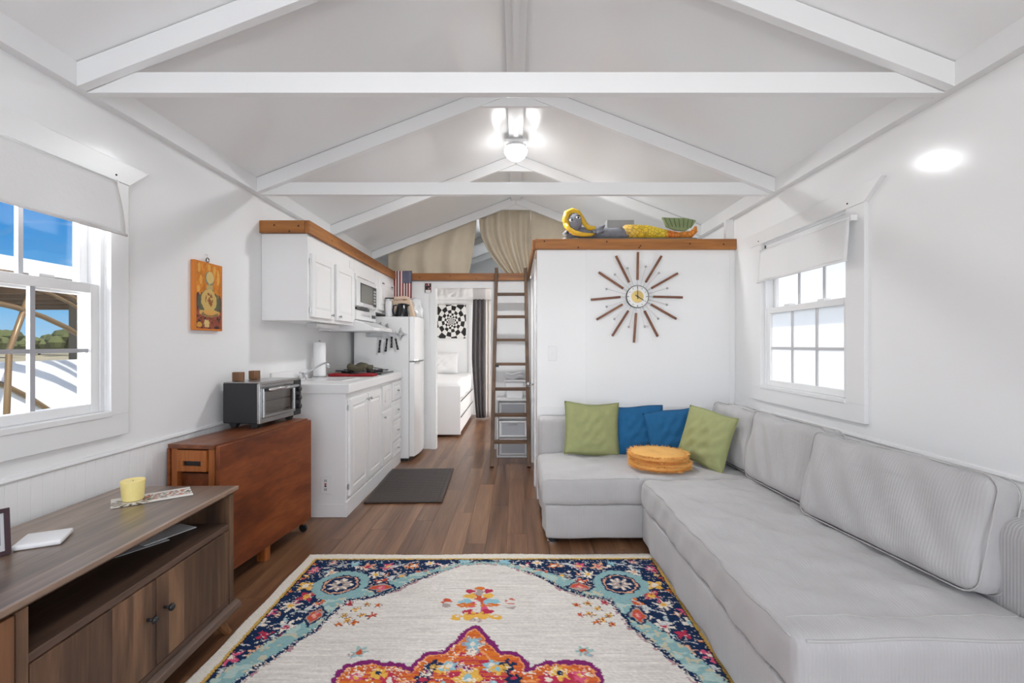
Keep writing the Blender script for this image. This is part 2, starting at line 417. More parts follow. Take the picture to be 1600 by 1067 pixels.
# bathroom box with the clock wall
XB = 0.165
wc = struct('wall_clock'); BX(XB, HW, Y_CLOCK, Y_CLOCK+.07, 0, 1.935).build('wall_panel', WALL, wc)
for px_ in (0.545, 1.66): BX(px_, px_+.035, Y_CLOCK-.004, Y_CLOCK, .70, 1.933).build('seam_strip', WALL, wc)
MB().box(XB+.02, HW, Y_CLOCK-.012, Y_CLOCK, .655, .715).build('chair_rail', TRIM, wc)
wb = struct('wall_bath')
MB().box(XB, XB+.07, Y_CLOCK+.07, 4.05, 0, 1.935).box(XB, XB+.07, 4.78, Y_PART, 0, 1.935).box(XB, XB+.07, 4.05, 4.78, 1.86, 1.935).build('wall_panel', WALL, wb)
d2 = struct('door_2'); BX(XB+.012, XB+.05, 4.055, 4.775, 0.01, 1.855).build('door_leaf', CAB, d2)
for zz in (.25, .95, 1.6): MB().tube([(XB+.004, 4.06, zz), (XB+.004, 4.06, zz+.09)], .006, 8).build('hinge', STEEL, d2)
MB().tube([(XB+.012, 4.70, .80), (XB-.03, 4.70, .80)], .008, 10).ball((XB-.042, 4.70, .80), .022, .026, .026).build('door_knob', STEEL, d2, smooth=True)
MB().box(XB-.010, XB, 3.98, 4.05, 0, 1.92).box(XB-.010, XB, 4.78, 4.85, 0, 1.92).box(XB-.010, XB, 4.05, 4.78, 1.86, 1.92).build('door_casing', TRIM, d2)
lc = struct('ceiling_loft')
MB().box(XB, HW, Y_CLOCK+.02, Y_PART, 1.935, 1.96).box(-HW, HW, Y_PART, Y_BACK, 1.925, 1.96).box(-HW, -1.395, 3.15, Y_PART, 1.938, 1.96).build('loft_floor', WALL, lc)
# partition with the bedroom doorway
DX0, DX1, DZ = -0.915, -0.285, 1.845
wp = struct('wall_partition')
MB().box(-HW, DX0, Y_PART, Y_PART+.09, 0, 1.93).box(DX1, XB+.07, Y_PART, Y_PART+.09, 0, 1.93).box(DX0, DX1, Y_PART, Y_PART+.09, DZ, 1.93).box(XB+.07, HW, Y_PART, Y_PART+.09, 0, 1.93).build('wall_panel', WALL, wp)
d3 = struct('door_3')
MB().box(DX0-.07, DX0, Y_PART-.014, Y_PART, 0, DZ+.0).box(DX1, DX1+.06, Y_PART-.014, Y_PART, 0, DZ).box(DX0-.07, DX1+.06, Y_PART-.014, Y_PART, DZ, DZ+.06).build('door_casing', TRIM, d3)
wk = struct('wall_back'); MB().box(-HW, HW, Y_BACK, Y_BACK+.1, 0, 2.3).prism([(-HW, 2.3), (HW, 2.3), (0, 2.9)], 'y', Y_BACK, Y_BACK+.1).build('wall_panel', WALL, wk)
BX(-.80, -.755, Y_BACK-.015, Y_BACK, 0, 1.9).build('wall_batten', TRIM, wk)

# pitched ceiling, panel by panel between the trusses
TR_Y = [1.79, 3.02, 4.22, 5.42, 6.63, 7.83]
ce = struct('ceiling')
edges = [Y_FRONT-.1, .58] + TR_Y + [Y_BACK+.1]
for s in (-1, 1):
    for a, b in zip(edges[:-1], edges[1:]):
        MB().prism([(0, APEX), (s*(HW+.12), roof_z(HW+.12)), (s*(HW+.12), roof_z(HW+.12)+.03), (0, APEX+.03)], 'y', a+.001, b-.001).build('ceiling_panel', CEIL, ce)
    for ty in TR_Y:
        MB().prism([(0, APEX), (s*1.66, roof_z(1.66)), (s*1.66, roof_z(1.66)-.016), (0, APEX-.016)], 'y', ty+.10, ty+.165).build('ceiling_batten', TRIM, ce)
for n_, s in ((1, -1), (2, 1)):
    t = struct('trim_%d' % n_)
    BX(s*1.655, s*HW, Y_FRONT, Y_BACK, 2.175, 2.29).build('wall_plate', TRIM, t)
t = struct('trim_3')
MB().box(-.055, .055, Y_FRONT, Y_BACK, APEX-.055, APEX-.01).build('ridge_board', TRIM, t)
MB().box(-.017, .017, 1.0, 3.70, APEX-.075, APEX-.055).build('wire_channel', TRIM, t)

ords = ['nearest', 'second', 'third', 'fourth', 'fifth', 'farthest']
for k, ty in enumerate(TR_Y):
    lab = {0: 'white roof truss nearest the camera, with a long tie beam', 1: 'white roof truss just before the ceiling lamp, with a tie beam',
           2: 'white rafter pair without tie beam, behind the ceiling lamp', 3: 'white rafter pair over the loft curtains and wooden loft edge',
           4: 'white rafter pair inside the loft, seen between the curtains', 5: 'white rafter pair at the far end of the loft'}[k]
    t = thing('roof_truss', lab, 'truss', (0, ty, 2.16), 0, 'roof trusses', 'structure')
    dv = 0.096
    for s in (-1, 1):
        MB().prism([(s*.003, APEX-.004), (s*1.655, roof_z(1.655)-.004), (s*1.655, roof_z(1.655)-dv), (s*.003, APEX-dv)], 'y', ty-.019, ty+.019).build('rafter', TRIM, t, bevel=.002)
    g = (.085 if k == 1 else .06)
    gw = g/PITCH
    MB().prism([(-gw, APEX-dv-g), (gw, APEX-dv-g), (0, APEX-dv)], 'y', ty-.012, ty+.015).build('gusset', TRIM, t)
    if k < 2:
        zb, zt = 2.168, 2.248
        xb = 1.654; xt = (APEX-dv-zt)/PITCH + .006
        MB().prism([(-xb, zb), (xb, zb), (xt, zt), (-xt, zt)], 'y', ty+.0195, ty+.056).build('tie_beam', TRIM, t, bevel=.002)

# stained boards along the loft edges
def knots(parent, pts, fn):
    for p in pts:
        M = fn(*p); MB().lathe([(.0002, .0), (.007, .0), (.005, .0012), (.0002, .0014)], 10, M).build('knot', KNOT, parent)
t = struct('trim_4'); BX(XB-.015, HW-.001, Y_CLOCK-.03, Y_CLOCK+.018, 1.932, 2.012).build('loft_edge_board', BOARD, t, bevel=.002)
BX(XB-.034, XB-.012, Y_CLOCK+.0, Y_PART-.04, 1.932, 2.012).build('loft_edge_board', BOARDY, t, bevel=.002)
knots(t, [(.22, 1.994), (.48, 1.945), (.95, 1.945), (.96, 1.958), (1.34, 1.975), (1.60, 1.97), (.70, 1.99)], lambda x, z: Matrix.Translation((x, Y_CLOCK-.03, z)) @ Matrix.Rotation(R(90), 4, 'X'))
t = struct('trim_5'); BX(-1.405, XB-.036, Y_PART-.036, Y_PART, 1.932, 2.012).build('loft_edge_board', BOARD, t, bevel=.002)
knots(t, [(-1.1, 1.96), (-.75, 1.98), (-.45, 1.95), (-.2, 1.985)], lambda x, z: Matrix.Translation((x, Y_PART-.036, z)) @ Matrix.Rotation(R(90), 4, 'X'))
t = struct('trim_6'); MB().box(-1.398, -1.366, 3.115, Y_PART-.04, 1.94, 2.022).build('loft_edge_board', BOARDY, t, bevel=.002)
BX(-HW, -1.40, 3.115, 3.145, 1.94, 2.022).build('loft_edge_board', BOARD, t, bevel=.002)
knots(t, [(3.5, 1.97), (4.0, 1.975), (4.25, 1.99), (4.6, 1.985), (4.95, 1.97)], lambda y, z: Matrix.Translation((-1.366, y, z)) @ Matrix.Rotation(R(90), 4, 'Y'))
knots(t, [(-1.60, 1.99), (-1.44, 1.985), (-1.50, 1.95)], lambda x, z: Matrix.Translation((x, 3.115, z)) @ Matrix.Rotation(R(90), 4, 'X'))
t = struct('trim_7'); MB().box(1.64, 1.699, Y_CLOCK+.02, Y_CLOCK+.06, 2.013, 2.175).build('corner_post', TRIM, t)

# ------------------------------------------------------------------ windows
def window(name, s, win, pane_mat, muntin, cw=.09):
    y0, y1, z0, z1 = win; w = struct(name, None, (s*HW, (y0+y1)/2, z0))
    X = lambda d: s*(HW-d)
    B = lambda nm, d0, d1, a, b, c, d, mat=TRIM, bev=.002, par=None: BX(*sorted((X(d0), X(d1))), a, b, c, d).build(nm, mat, par or w, bevel=bev)
    for a, b in ((y0-cw, y0), (y1, y1+cw)): B('side_casing', 0, .022, a, b, z0-.0, z1+.012)
    B('bottom_casing', 0, .022, y0-cw, y1+cw, z0-.09, z0)
    B('sill', -.10, .028, y0-.0, y1+.0, z0-.004, z0+.018)
    MB().prism([(y0-cw, z1+.012), (y1+cw, z1+.012), (y1+cw+.11, z1+.10), (y0-cw-.11, z1+.10)], 'x', *sorted((X(0), X(.026)))).build('head_casing', TRIM, w, bevel=.002)
    for yy in (y0-.02, y1+.02): MB().ball((X(.027), yy, z1+.035), .004).build('screw', DARKM, w)
    # vinyl jamb liners
    for a, b in ((y0, y0+.02), (y1-.02, y1)): B('jamb', -.10, -.005, a, b, z0+.018, z1)
    B('jamb_head', -.10, -.005, y0, y1, z1-.03, z1)
    def sash(nm, d0, d1, a, b, c, d, fr, nz, nzs):
        q = MB()
        q.box(*sorted((X(d0), X(d1))), a, a+fr, c, d); q.box(*sorted((X(d0), X(d1))), b-fr, b, c, d)
        q.box(*sorted((X(d0), X(d1))), a+fr, b-fr, c, c+fr); q.box(*sorted((X(d0), X(d1))), a+fr, b-fr, d-fr, d)
        so = q.build(nm, TRIM, w, bevel=.003)
        ga, gb, gc, gd = a+fr, b-fr, c+fr, d-fr; mid = (d0+d1)/2; st = (gb-ga)/3
        zs = [gc] + nzs + [gd]
        for i in range(3):
            for j in range(len(zs)-1):
                BX(*sorted((X(mid-.002), X(mid+.002))), ga+i*st, ga+(i+1)*st, zs[j], zs[j+1]).build('pane', pane_mat, so)
        for i in (1, 2): BX(*sorted((X(mid-.006), X(mid+.008))), ga+i*st-.009, ga+i*st+.009, gc, gd).build('muntin', muntin, so)
        for z in nzs: BX(*sorted((X(mid-.005), X(mid+.007))), ga, gb, z-.008, z+.008).build('muntin', muntin, so)
        return so
    sash('upper_sash', -.085, -.055, y0+.02, y1-.02, 1.40, z1-.03, .038, 1, [1.70])
    lo = sash('lower_sash', -.045, -.010, y0+.02, y1-.02, z0+.018, 1.445, .038, 1, [1.175])
    for f in (.3, .7):
        yy = y0+(y1-y0)*f; BX(*sorted((X(-.05), X(-.012))), yy-.03, yy+.03, 1.445, 1.457).build('sash_lock', TRIM, lo, bevel=.003)
    return w
window('window_1', -1, WIN_L, GLASS, plain('shaded_grey_muntin', col(166, 166, 170), .4))  # backlit shade put into this muntin colour, darker than the other window's
window('window_2', 1, WIN_R, FROST, GREYBAR, .13)

FAB = plain('white_shade_fabric', (0.80, 0.80, 0.80), 0.85, bump=0.15, bscale=60)
def shade(label, s, y0, y1, zt, zb, d, flare):
    t = thing('roller_shade', label, 'window shade', (s*(HW-d), (y0+y1)/2, zb), 0, 'roller shades')
    X = lambda q: s*(HW-q)
    MB().tube([(X(d), y0-.01, zt), (X(d), y1+.01, zt)], .012, 10).build('roller_tube', WHITE, t, smooth=True)
    def f(u, v):
        e_ = flare*max(0, (abs(u-.5)*2-.75)/.25)*math.sin(min(1, v*1.2)*PI/2)
        y = y0+(y1-y0)*u + (1 if u > .5 else -1)*e_
        return (X(d+.012+.006*math.sin(u*17)*v+.018*v), y, zt-(zt-zb)*v+.004*math.sin(u*9)*v)
    MB().sheet(36, 14, f).build('shade_cloth', FAB, t, smooth=True, solid=.003)
    MB().tube([(X(d+.030), y0-flare+.0, zb), (X(d+.030), y1+flare, zb)], .006, 8).build('hem_bar', FAB, t, smooth=True)
    for yy in (y0-.012, y1+.006): BX(*sorted((X(.026), X(d+.012))), yy, yy+.006, zt-.014, zt+.014).build('bracket', WHITE, t)
shade('plain white fabric shade half lowered over the left window with blue sky', -1, 1.04, 1.935, 1.865, 1.655, .045, .03)
shade('white fabric shade half lowered over the frosted right window', 1, 2.318, 3.165, 1.822, 1.615, .045, .006)

# ------------------------------------------------------------------ outdoors, seen through the left window
GR = struct('ground'); BX(-120, -2.2, -60, 120, -.6, -.5).build('dry_ground', plain('dry_ground', col(150, 140, 110), .9, var=.2, vscale=.4), GR)
BRONZE = plain('bronze_tube', col(122, 98, 66), 0.35, metal=0.25)
t = thing('patio_shelter', 'shelter with bronze hoops, brown eaves and white panels outside the left window', 'shelter', (-4.0, 4.0, -.5))
BX(-6.4, -4.0, 1.5, 6.4, 1.785, 1.90).build('roof_edge', plain('shelter_white', (.85, .84, .82), .5), t)
EAVE = plain('brown_eave', col(120, 92, 62), .7, var=.15, vscale=8)
BX(-6.3, -4.10, 1.5, 6.3, 1.70, 1.785).build('eave_board', EAVE, t)
for k in range(10): BX(-6.2, -4.15, 1.7+k*.47, 1.78+k*.47, 1.64, 1.70).build('joist', EAVE, t)
BX(-4.62, -4.50, 4.86, 5.00, -.5, 1.70).build('post', plain('grey_post', col(120, 112, 100), .8), t)
BX(-4.40, -4.34, 1.0, 7.0, -.5, 1.05).build('white_panel', plain('sunlit_white_panel', (.88, .88, .88), .5), t)
def hoop(pts, r): MB().tube(pts, r, 10).build('hoop', BRONZE, t, smooth=True)
def arc(x, c, rad, a0, a1, n=24): return [(x, c[0]+rad*math.cos(R(a0+(a1-a0)*i/n)), c[1]+rad*math.sin(R(a0+(a1-a0)*i/n))) for i in range(n+1)]
hoop(arc(-4.32, (3.0, -.95), 2.05, 20, 160), .022)
hoop(arc(-4.05, (3.35, -.55), 2.10, 14, 166), .022)
hoop(arc(-4.0, (3.55, .05), 1.72, 18, 162), .018)
hoop(arc(-4.0, (3.55, .05), 1.66, 18, 162), .014)
hoop(arc(-4.30, (3.2, -.62), 1.40, 8, 172), .016)
hoop([(-4.05, 3.92, 1.62), (-4.05, 3.76, 1.15), (-4.05, 3.70, -.5)], .021)
LEAF = plain('distant_tree_green', col(84, 90, 50), .95, var=.35, vscale=.35)
rs = random.Random(5)
tl = [('low spreading tree', 0), ('rounded tree', 1), ('tall palm like tree', 2), ('broad dark tree', 3)]
for k in range(9):
    yy = 46 + k*6.2; xx = -66 - (k % 2)*12; hgt = rs.uniform(3.0, 4.6); wd_ = rs.uniform(4.2, 5.2)
    mb = MB()
    for q in range(26):
        mb.ball((rs.uniform(-wd_, wd_)*.6, rs.uniform(-wd_, wd_)*.6, hgt*rs.uniform(.35, .85)), rs.uniform(.7, 1.5), rs.uniform(.7, 1.5), rs.uniform(.6, 1.1), 8)
    tr = thing('distant_tree', '%s green tree of the far tree line outside the left window' % ['first', 'second', 'third', 'fourth', 'fifth', 'sixth', 'seventh', 'eighth', 'ninth'][k], 'tree', (xx, yy, -.5), 0, 'trees in the far tree line')
    mb.build('crown', LEAF, tr, local=True); MB().tube([(0, 0, 0), (0, 0, hgt*.6)], .18, 6).build('trunk', EAVE, tr, local=True)

# ------------------------------------------------------------------ kitchen
def panel_door(name, parent, X, y0, y1, z0, z1, mat=CAB, fr=.05, th=.018):
    """raised panel door in the plane x = X, facing +x"""
    m = MB().box(X, X+th-.005, y0, y1, z0, z1)
    m.box(X+th-.005, X+th, y0, y0+fr, z0, z1); m.box(X+th-.005, X+th, y1-fr, y1, z0, z1)
    m.box(X+th-.005, X+th, y0+fr, y1-fr, z0, z0+fr); m.box(X+th-.005, X+th, y0+fr, y1-fr, z1-fr, z1)
    a, b, c, d = y0+fr+.008, y1-fr-.008, z0+fr+.008, z1-fr-.008; e_ = .016
    if b-a > .05 and d-c > .05:
        x0, x1 = X+th-.005, X+th
        vs = [(x0,a,c),(x0,b,c),(x0,b,d),(x0,a,d),(x1,a+e_,c+e_),(x1,b-e_,c+e_),(x1,b-e_,d-e_),(x1,a+e_,d-e_)]
        m.add(vs, [(4,5,6,7),(0,1,5,4),(1,2,6,5),(2,3,7,6),(3,0,4,7),(3,2,1,0)])
    return m.build(name, mat, parent, bevel=.002)
def knob(parent, X, y, z, r=.011):
    MB().tube([(X, y, z), (X+.012, y, z)], .005, 8).lathe([(.0005, 0), (r*.8, .001), (r, .006), (r*.7, .011), (.0005, .013)], 14, Matrix.Translation((X+.011, y, z)) @ Matrix.Rotation(R(90), 4, 'Y')).build('knob', STEEL, parent, smooth=True)
def hinge(parent, X, y, z):
    MB().tube([(X+.004, y, z-.02), (X+.004, y, z+.02)], .005, 8).box(X, X+.003, y-.012, y, z-.016, z+.016).build('hinge', STEEL, parent)
UX = -1.39
t = thing('upper_cabinet', 'white wall cabinet with two raised panel doors, nearest the camera', 'cabinet', (-1.55, 3.6, 1.36), 0, 'white upper kitchen cabinets')
BX(-1.698, UX, 3.14, 4.03, 1.36, 1.938).build('carcass', CAB, t, bevel=.002)
for a, b, hs in ((3.17, 3.545, 1), (3.605, 3.985, -1)):
    d = panel_door('door', t, UX+.001, a, b, 1.385, 1.815)
    knob(d, UX+.019, b-.045 if hs > 0 else a+.045, 1.415)
    if hs > 0:
        for z in (1.43, 1.76): hinge(d, UX+.001, a-.001, z)
BX(UX, UX+.004, 3.93, 4.02, 1.84, 1.90).build('blank_plate', CAB, t)
t = thing('microwave_cabinet', 'white cabinet housing that frames the built-in microwave', 'cabinet', (-1.55, 4.34, 1.41), 0, 'white upper kitchen cabinets')
MB().box(-1.698, UX, 4.035, 4.66, 1.80, 1.938).box(-1.698, UX, 4.035, 4.06, 1.41, 1.80).box(-1.698, UX, 4.635, 4.66, 1.41, 1.80).box(-1.698, -1.66, 4.06, 4.635, 1.41, 1.80).build('carcass', CAB, t, bevel=.002)
BX(UX, UX+.012, 4.05, 4.10, 1.76, 1.815).build('latch_plate', CAB, t, bevel=.003)
t = thing('microwave', 'white built-in microwave with dark window in the upper cabinets', 'microwave', (-1.5, 4.35, 1.42))
BX(-1.655, UX, 4.062, 4.633, 1.415, 1.795).build('body', APPL, t, bevel=.004)
MB().box(UX, UX+.02, 4.068, 4.628, 1.535, 1.788).build('door', APPL, t, bevel=.005)
dr = t.children[-1]
BX(UX+.02, UX+.023, 4.165, 4.50, 1.572, 1.735).build('window', plain('microwave_window', col(108, 108, 100), .2), dr, bevel=.002)
BX(UX+.02, UX+.024, 4.15, 4.164, 1.56, 1.745).build('window_trim', BLACK, dr)
MB().box(UX+.02, UX+.023, 4.164, 4.50, 1.735, 1.745).box(UX+.02, UX+.023, 4.164, 4.50, 1.562, 1.572).build('window_trim', BLACK, dr)
cp = BX(UX+.02, UX+.023, 4.50, 4.61, 1.56, 1.745).build('control_panel', BLACK, t)
for i in range(5):
    for j in range(2): BX(UX+.023, UX+.025, 4.525+j*.035, 4.55+j*.035, 1.585+i*.028, 1.603+i*.028).build('button', GREYBAR, cp)
BX(UX, UX+.015, 4.068, 4.42, 1.505, 1.525).build('vent_slot', BLACK, t)
MB().prism([(UX, 1.53), (UX+.035, 1.535), (UX+.045, 1.55), (UX+.03, 1.57), (UX, 1.575)], 'y', 4.14, 4.47).build('handle', APPL, t, bevel=.004)
BX(UX, UX+.012, 4.068, 4.628, 1.418, 1.50).build('lower_panel', APPL, t, bevel=.002)
lp = t.children[-1]
for i in range(7): BX(UX+.012, UX+.015, 4.19+i*.04, 4.218+i*.04, 1.452, 1.472).build('button', GREYBAR, lp)
BX(UX+.012, UX+.015, 4.50, 4.61, 1.447, 1.478).build('display', BLACK, lp)
t = thing('corner_cabinet', 'white narrow wall cabinet above the refrigerator', 'cabinet', (-1.55, 5.0, 1.50), 0, 'white upper kitchen cabinets')
BX(-1.698, UX, 4.662, Y_PART-.04, 1.52, 1.938).build('carcass', CAB, t, bevel=.002)
d = panel_door('door', t, UX+.001, 4.74, 5.30, 1.55, 1.86); 
for y in (4.83, 5.18): BX(UX+.019, UX+.023, y, y+.07, 1.825, 1.835).build('pull', DARKM, d)
t = thing('range_hood', 'white sloped range hood under the microwave', 'range hood', (-1.45, 4.2, 1.32))
MB().prism([(-1.698, 1.408), (UX+.02, 1.408), (-1.215, 1.345), (-1.215, 1.318), (-1.698, 1.318)], 'y', 4.037, 4.63).build('canopy', APPL, t, bevel=.003)
BX(-1.62, -1.30, 4.08, 4.58, 1.313, 1.3185).build('filter', STEEL, t)
BX(-1.216, -1.213, 4.18, 4.33, 1.324, 1.337).build('switch_strip', GREYBAR, t)
t = thing('under_cabinet_light', 'white slim light bar fixed under the upper cabinet', 'light', (-1.5, 3.7, 1.325))
BX(-1.53, -1.46, 3.45, 3.90, 1.328, 1.358).build('housing', WHITE, t, bevel=.006); BX(-1.52, -1.47, 3.47, 3.88, 1.324, 1.329).build('diffuser', FROST, t); BX(-1.53, -1.46, 3.44, 3.45, 1.33, 1.356).build('end_cap', GREYBAR, t)

BXF = -1.182
t = thing('base_cabinet', 'white kitchen base cabinet with panel doors and a column of drawers', 'cabinet', (-1.45, 4.0, 0))
MB().box(-1.69, BXF, 3.27, 4.79, 0.0, 0.858).build('carcass', CAB, t, bevel=.002)
MB().box(BXF-.006, BXF+.008, 3.262, 4.79, 0.0, .105).box(-1.69, BXF-.006, 3.262, 3.27, 0, .09).build('plinth', CAB, t, bevel=.002)
for a, b, hs in ((3.305, 3.70, 1), (3.715, 4.075, 0)):
    d = panel_door('door', t, BXF+.001, a, b, .135, .815, fr=.055)
    knob(d, BXF+.019, b-.03 if hs else a+.03, .775)
    if hs:
        for z in (.20, .755): hinge(d, BXF+.001, a-.001, z)
d = panel_door('door', t, BXF+.001, 4.11, 4.435, .135, .60, fr=.05); knob(d, BXF+.019, 4.15, .555)
d = panel_door('drawer_front', t, BXF+.001, 4.11, 4.40, .635, .83, fr=.045)
BX(BXF+.019, BXF+.022, 4.20, 4.30, .68, .78).build('switch_plate', WHITE, d, bevel=.002)
for z0, z1 in ((.665, .835), (.475, .65), (.27, .46), (.125, .255)):
    d = panel_door('drawer', t, BXF+.001, 4.465, 4.77, z0, z1, fr=.03); knob(d, BXF+.019, 4.617, (z0+z1)/2)
t2 = thing('worktop', 'white laminate kitchen worktop with a thick front edge', 'worktop', (-1.43, 4.0, .858))
MB().box(-1.698, BXF+.028, 3.255, 4.80, .858, .925).build('slab', plain('white_laminate', (.83, .83, .83), .3), t2, bevel=.006)
BX(-1.698, -1.688, 3.255, 4.80, .925, 1.0).build('upstand', CAB, t2, bevel=.002)
sk = MB().box(-1.64, -1.27, 3.45, 3.87, .9255, .929).build('sink_rim', WHITE, t2, bevel=.001); BX(-1.61, -1.30, 3.48, 3.84, .929, .9295).build('basin', plain('sink_enamel', (.74, .74, .75), .2), t2)
t = thing('faucet', 'chrome faucet with a long rising spout at the sink', 'faucet', (-1.655, 3.66, .925))
MB().lathe([(.028, .0), (.028, .012), (.016, .02), (.014, .05)], 16, Matrix.Translation((-1.655, 3.66, .925))).build('base', CHROME, t, smooth=True)
MB().tube([(-1.655, 3.66, .96), (-1.62, 3.66, .985), (-1.55, 3.66, 1.025), (-1.50, 3.66, 1.05), (-1.475, 3.66, 1.055), (-1.46, 3.66, 1.045), (-1.457, 3.66, 1.03)], .008, 10).build('spout', CHROME, t, smooth=True)
MB().tube([(-1.457, 3.66, 1.04), (-1.457, 3.66, 1.018)], .011, 10).build('aerator', CHROME, t, smooth=True)
MB().tube([(-1.655, 3.66, .975), (-1.655, 3.60, .985)], .006, 8).build('lever', CHROME, t, smooth=True)
t = thing('paper_towel_roll', 'white paper towel roll standing upright on the worktop by the wall', 'paper towel', (-1.61, 3.86, .925))
MB().lathe([(.06, 0), (.06, .008), (.0005, .010)], 20, Matrix.Translation((-1.61, 3.86, .93))).build('stand_base', STEEL, t, smooth=False)
MB().lathe([(.046, .0), (.048, .006), (.048, .268), (.045, .275), (.02, .275)], 24, Matrix.Translation((-1.61, 3.86, .941))).build('roll', plain('paper_white', (.86, .86, .86), .9, bump=.2, bscale=90), t, smooth=False)
MB().tube(arc(-1.61, (3.86, 1.222), .012, 0, 180, 10), .0035, 6).build('holder_loop', STEEL, t, smooth=True)
RED = plain('red_cloth', col(140, 22, 30), .9, bump=.3, bscale=60)
t = MB().rbox(-1.60, -1.215, 3.99, 4.15, .926, .945, .008, (14, 6, 1), lambda p: p + Vector((.006*math.sin(p.y*60), 0, .005*math.sin(p.x*23)*(p.z > .93)))).build('dish_towel', RED, smooth=True)
tag(t, 'folded red dish towel lying on the white worktop', 'towel')
t = thing('cooktop', 'black gas cooktop at the far end of the worktop', 'cooktop', (-1.45, 4.45, .926))
BX(-1.67, -1.21, 4.22, 4.66, .926, .938).build('plate', plain('dark_enamel', (.03, .03, .03), .25), t, bevel=.003)
for cx in (-1.56, -1.33):
    for cy in (4.335, 4.545):
        q = MB().lathe([(.045, 0), (.045, .012), (.02, .016)], 16, Matrix.Translation((cx, cy, .938))).build('burner', DARKM, t)
        for k in range(4): BX(-.006, .006, .02, .10, .013, .021).build('grate_bar', DARKM, q).matrix_basis = Matrix.Translation((cx, cy, .938)) @ Matrix.Rotation(k*PI/2, 4, 'Z')
OLV = plain('olive_quilted_cloth', col(92, 88, 70), .9, bump=.4, bscale=40)
t = MB().rbox(-1.52, -1.34, 4.20, 4.46, .961, 1.02, .028, (10, 12, 2), lambda p: p + Vector((0, 0, .012*math.sin(p.x*40+p.y*22)-.05*max(0, abs(p.x+1.43)-.04)))).build('oven_mitt', OLV, smooth=True)
tag(t, 'olive padded oven mitt lying on the cooktop', 'oven mitt')
t = thing('spoon_rest', 'white spoon rest with utensil at the cooktop edge', 'spoon rest', (-1.30, 4.728, .926))
MB().lathe([(.001, .012), (.03, .012), (.045, .022), (.048, .022), (.032, .008), (.001, .008)], 18, Matrix.Translation((-1.30, 4.728, .918))).build('dish', WHITE, t, smooth=True)
MB().tube([(-1.29, 4.722, .945), (-1.36, 4.735, .955), (-1.43, 4.745, .965)], [.012, .006, .006], 8).build('utensil', STEEL, t, smooth=True)
# wall outlet on the cabinet end
t = thing('wall_outlet', 'white outlet plate with red button on the end of the base cabinet', 'outlet', (-1.317, 3.262, .226))
BX(-1.352, -1.282, 3.255, 3.262, .166, .286).build('plate', WHITE, t, bevel=.003)
for z in (.196, .256): MB().box(-1.323, -1.320, 3.253, 3.256, z-.008, z+.008).box(-1.313, -1.310, 3.253, 3.256, z-.008, z+.008).build('socket_slot', DARKM, t)
BX(-1.323, -1.311, 3.252, 3.256, .228, .238).build('test_button', plain('red_plastic', col(170, 30, 40), .4), t); BX(-1.323, -1.311, 3.252, 3.256, .214, .224).build('reset_button', BLACK, t)

# ------------------------------------------------------------------ refrigerator
t = thing('refrigerator', 'white two-door refrigerator with glossy curved doors', 'refrigerator', (-1.36, 5.09, 0))
BX(-1.66, -1.098, 4.82, 5.36, .03, 1.485).build('cabinet', APPL, t, bevel=.006)
def curved_door(nm, z0, z1):
    pts = [(-1.094, 4.822)]; n = 14
    pts += [(-1.05 + .032*math.sin(PI*(.08+.84*i/n)), 4.826+.528*i/n) for i in range(n+1)]
    pts += [(-1.094, 5.358)]
    return MB().prism(pts, 'z', z0, z1).build(nm, APPL, t, bevel=.004)
fd = curved_door('freezer_door', 1.03, 1.485); rd = curved_door('lower_door', .05, 1.018)
MB().prism([(-1.07, 4.828), (-1.030, 4.835), (-1.012, 4.90), (-1.010, 5.0), (-1.04, 5.0), (-1.07, 4.9)], 'z', 1.030, 1.046).build('handle_lip', CHROME, fd, bevel=.002)
MB().prism([(-1.07, 4.828), (-1.030, 4.835), (-1.012, 4.90), (-1.010, 5.0), (-1.04, 5.0), (-1.07, 4.9)], 'z', 1.004, 1.016).build('handle_lip', GREYBAR, rd, bevel=.002)
MB().box(-1.64, -1.11, 4.84, 5.34, 0, .03).build('foot_rail', BLACK, t)
# knives held on the side of the refrigerator
ms = BX(-1.53, -1.22, 4.806, 4.819, 1.285, 1.32).build('knife_rack', STEEL, bevel=.002); tag(ms, 'steel magnetic knife strip on the side of the refrigerator', 'knife rack')
KB = plain('black_knife_handle', (.012, .012, .012), .35)
klab = ['long knife with black riveted handle, leftmost on the refrigerator side', 'broad knife with black handle, second from left on the refrigerator side',
        'short knife with black handle, third from left on the refrigerator side', 'small slim knife with black handle, nearest the star ornament']
for k, (x, zt, zh, zb, w, tl_) in enumerate(((-1.385, 1.43, 1.235, 1.115, .03, -.01), (-1.315, 1.42, 1.25, 1.125, .036, -.015), (-1.268, 1.36, 1.27, 1.165, .022, 0), (-1.228, 1.34, 1.25, 1.145, .02, .025))):
    q = thing('kitchen_knife', klab[k], 'knife', (x, 4.80, zb), 0, 'knives on the refrigerator')
    MB().prism([(x-w*.5, zh), (x+w*.5, zh), (x+w*.5, zt-.06), (x+w*.2, zt), (x-w*.5, zt-.02)], 'y', 4.8035, 4.8055).build('blade', STEEL, q)
    hd = MB().prism([(x-.010, zh+.01), (x+.011, zh+.01), (x+.009+tl_*.5, (zh+zb)/2), (x+.012+tl_, zb), (x-.013+tl_, zb), (x-.008+tl_*.5, (zh+zb)/2)], 'y', 4.796, 4.8035).build('handle', KB, q, bevel=.003)
    for f in (.2, .5, .8): MB().ball((x+tl_*f, 4.7955, zh-(zh-zb)*f), .0035, .002, .0035, 8).build('rivet', STEEL, hd)
st = thing('star_ornament', 'wire star ornament hanging on the side of the refrigerator', 'ornament', (-1.19, 4.81, 1.30))
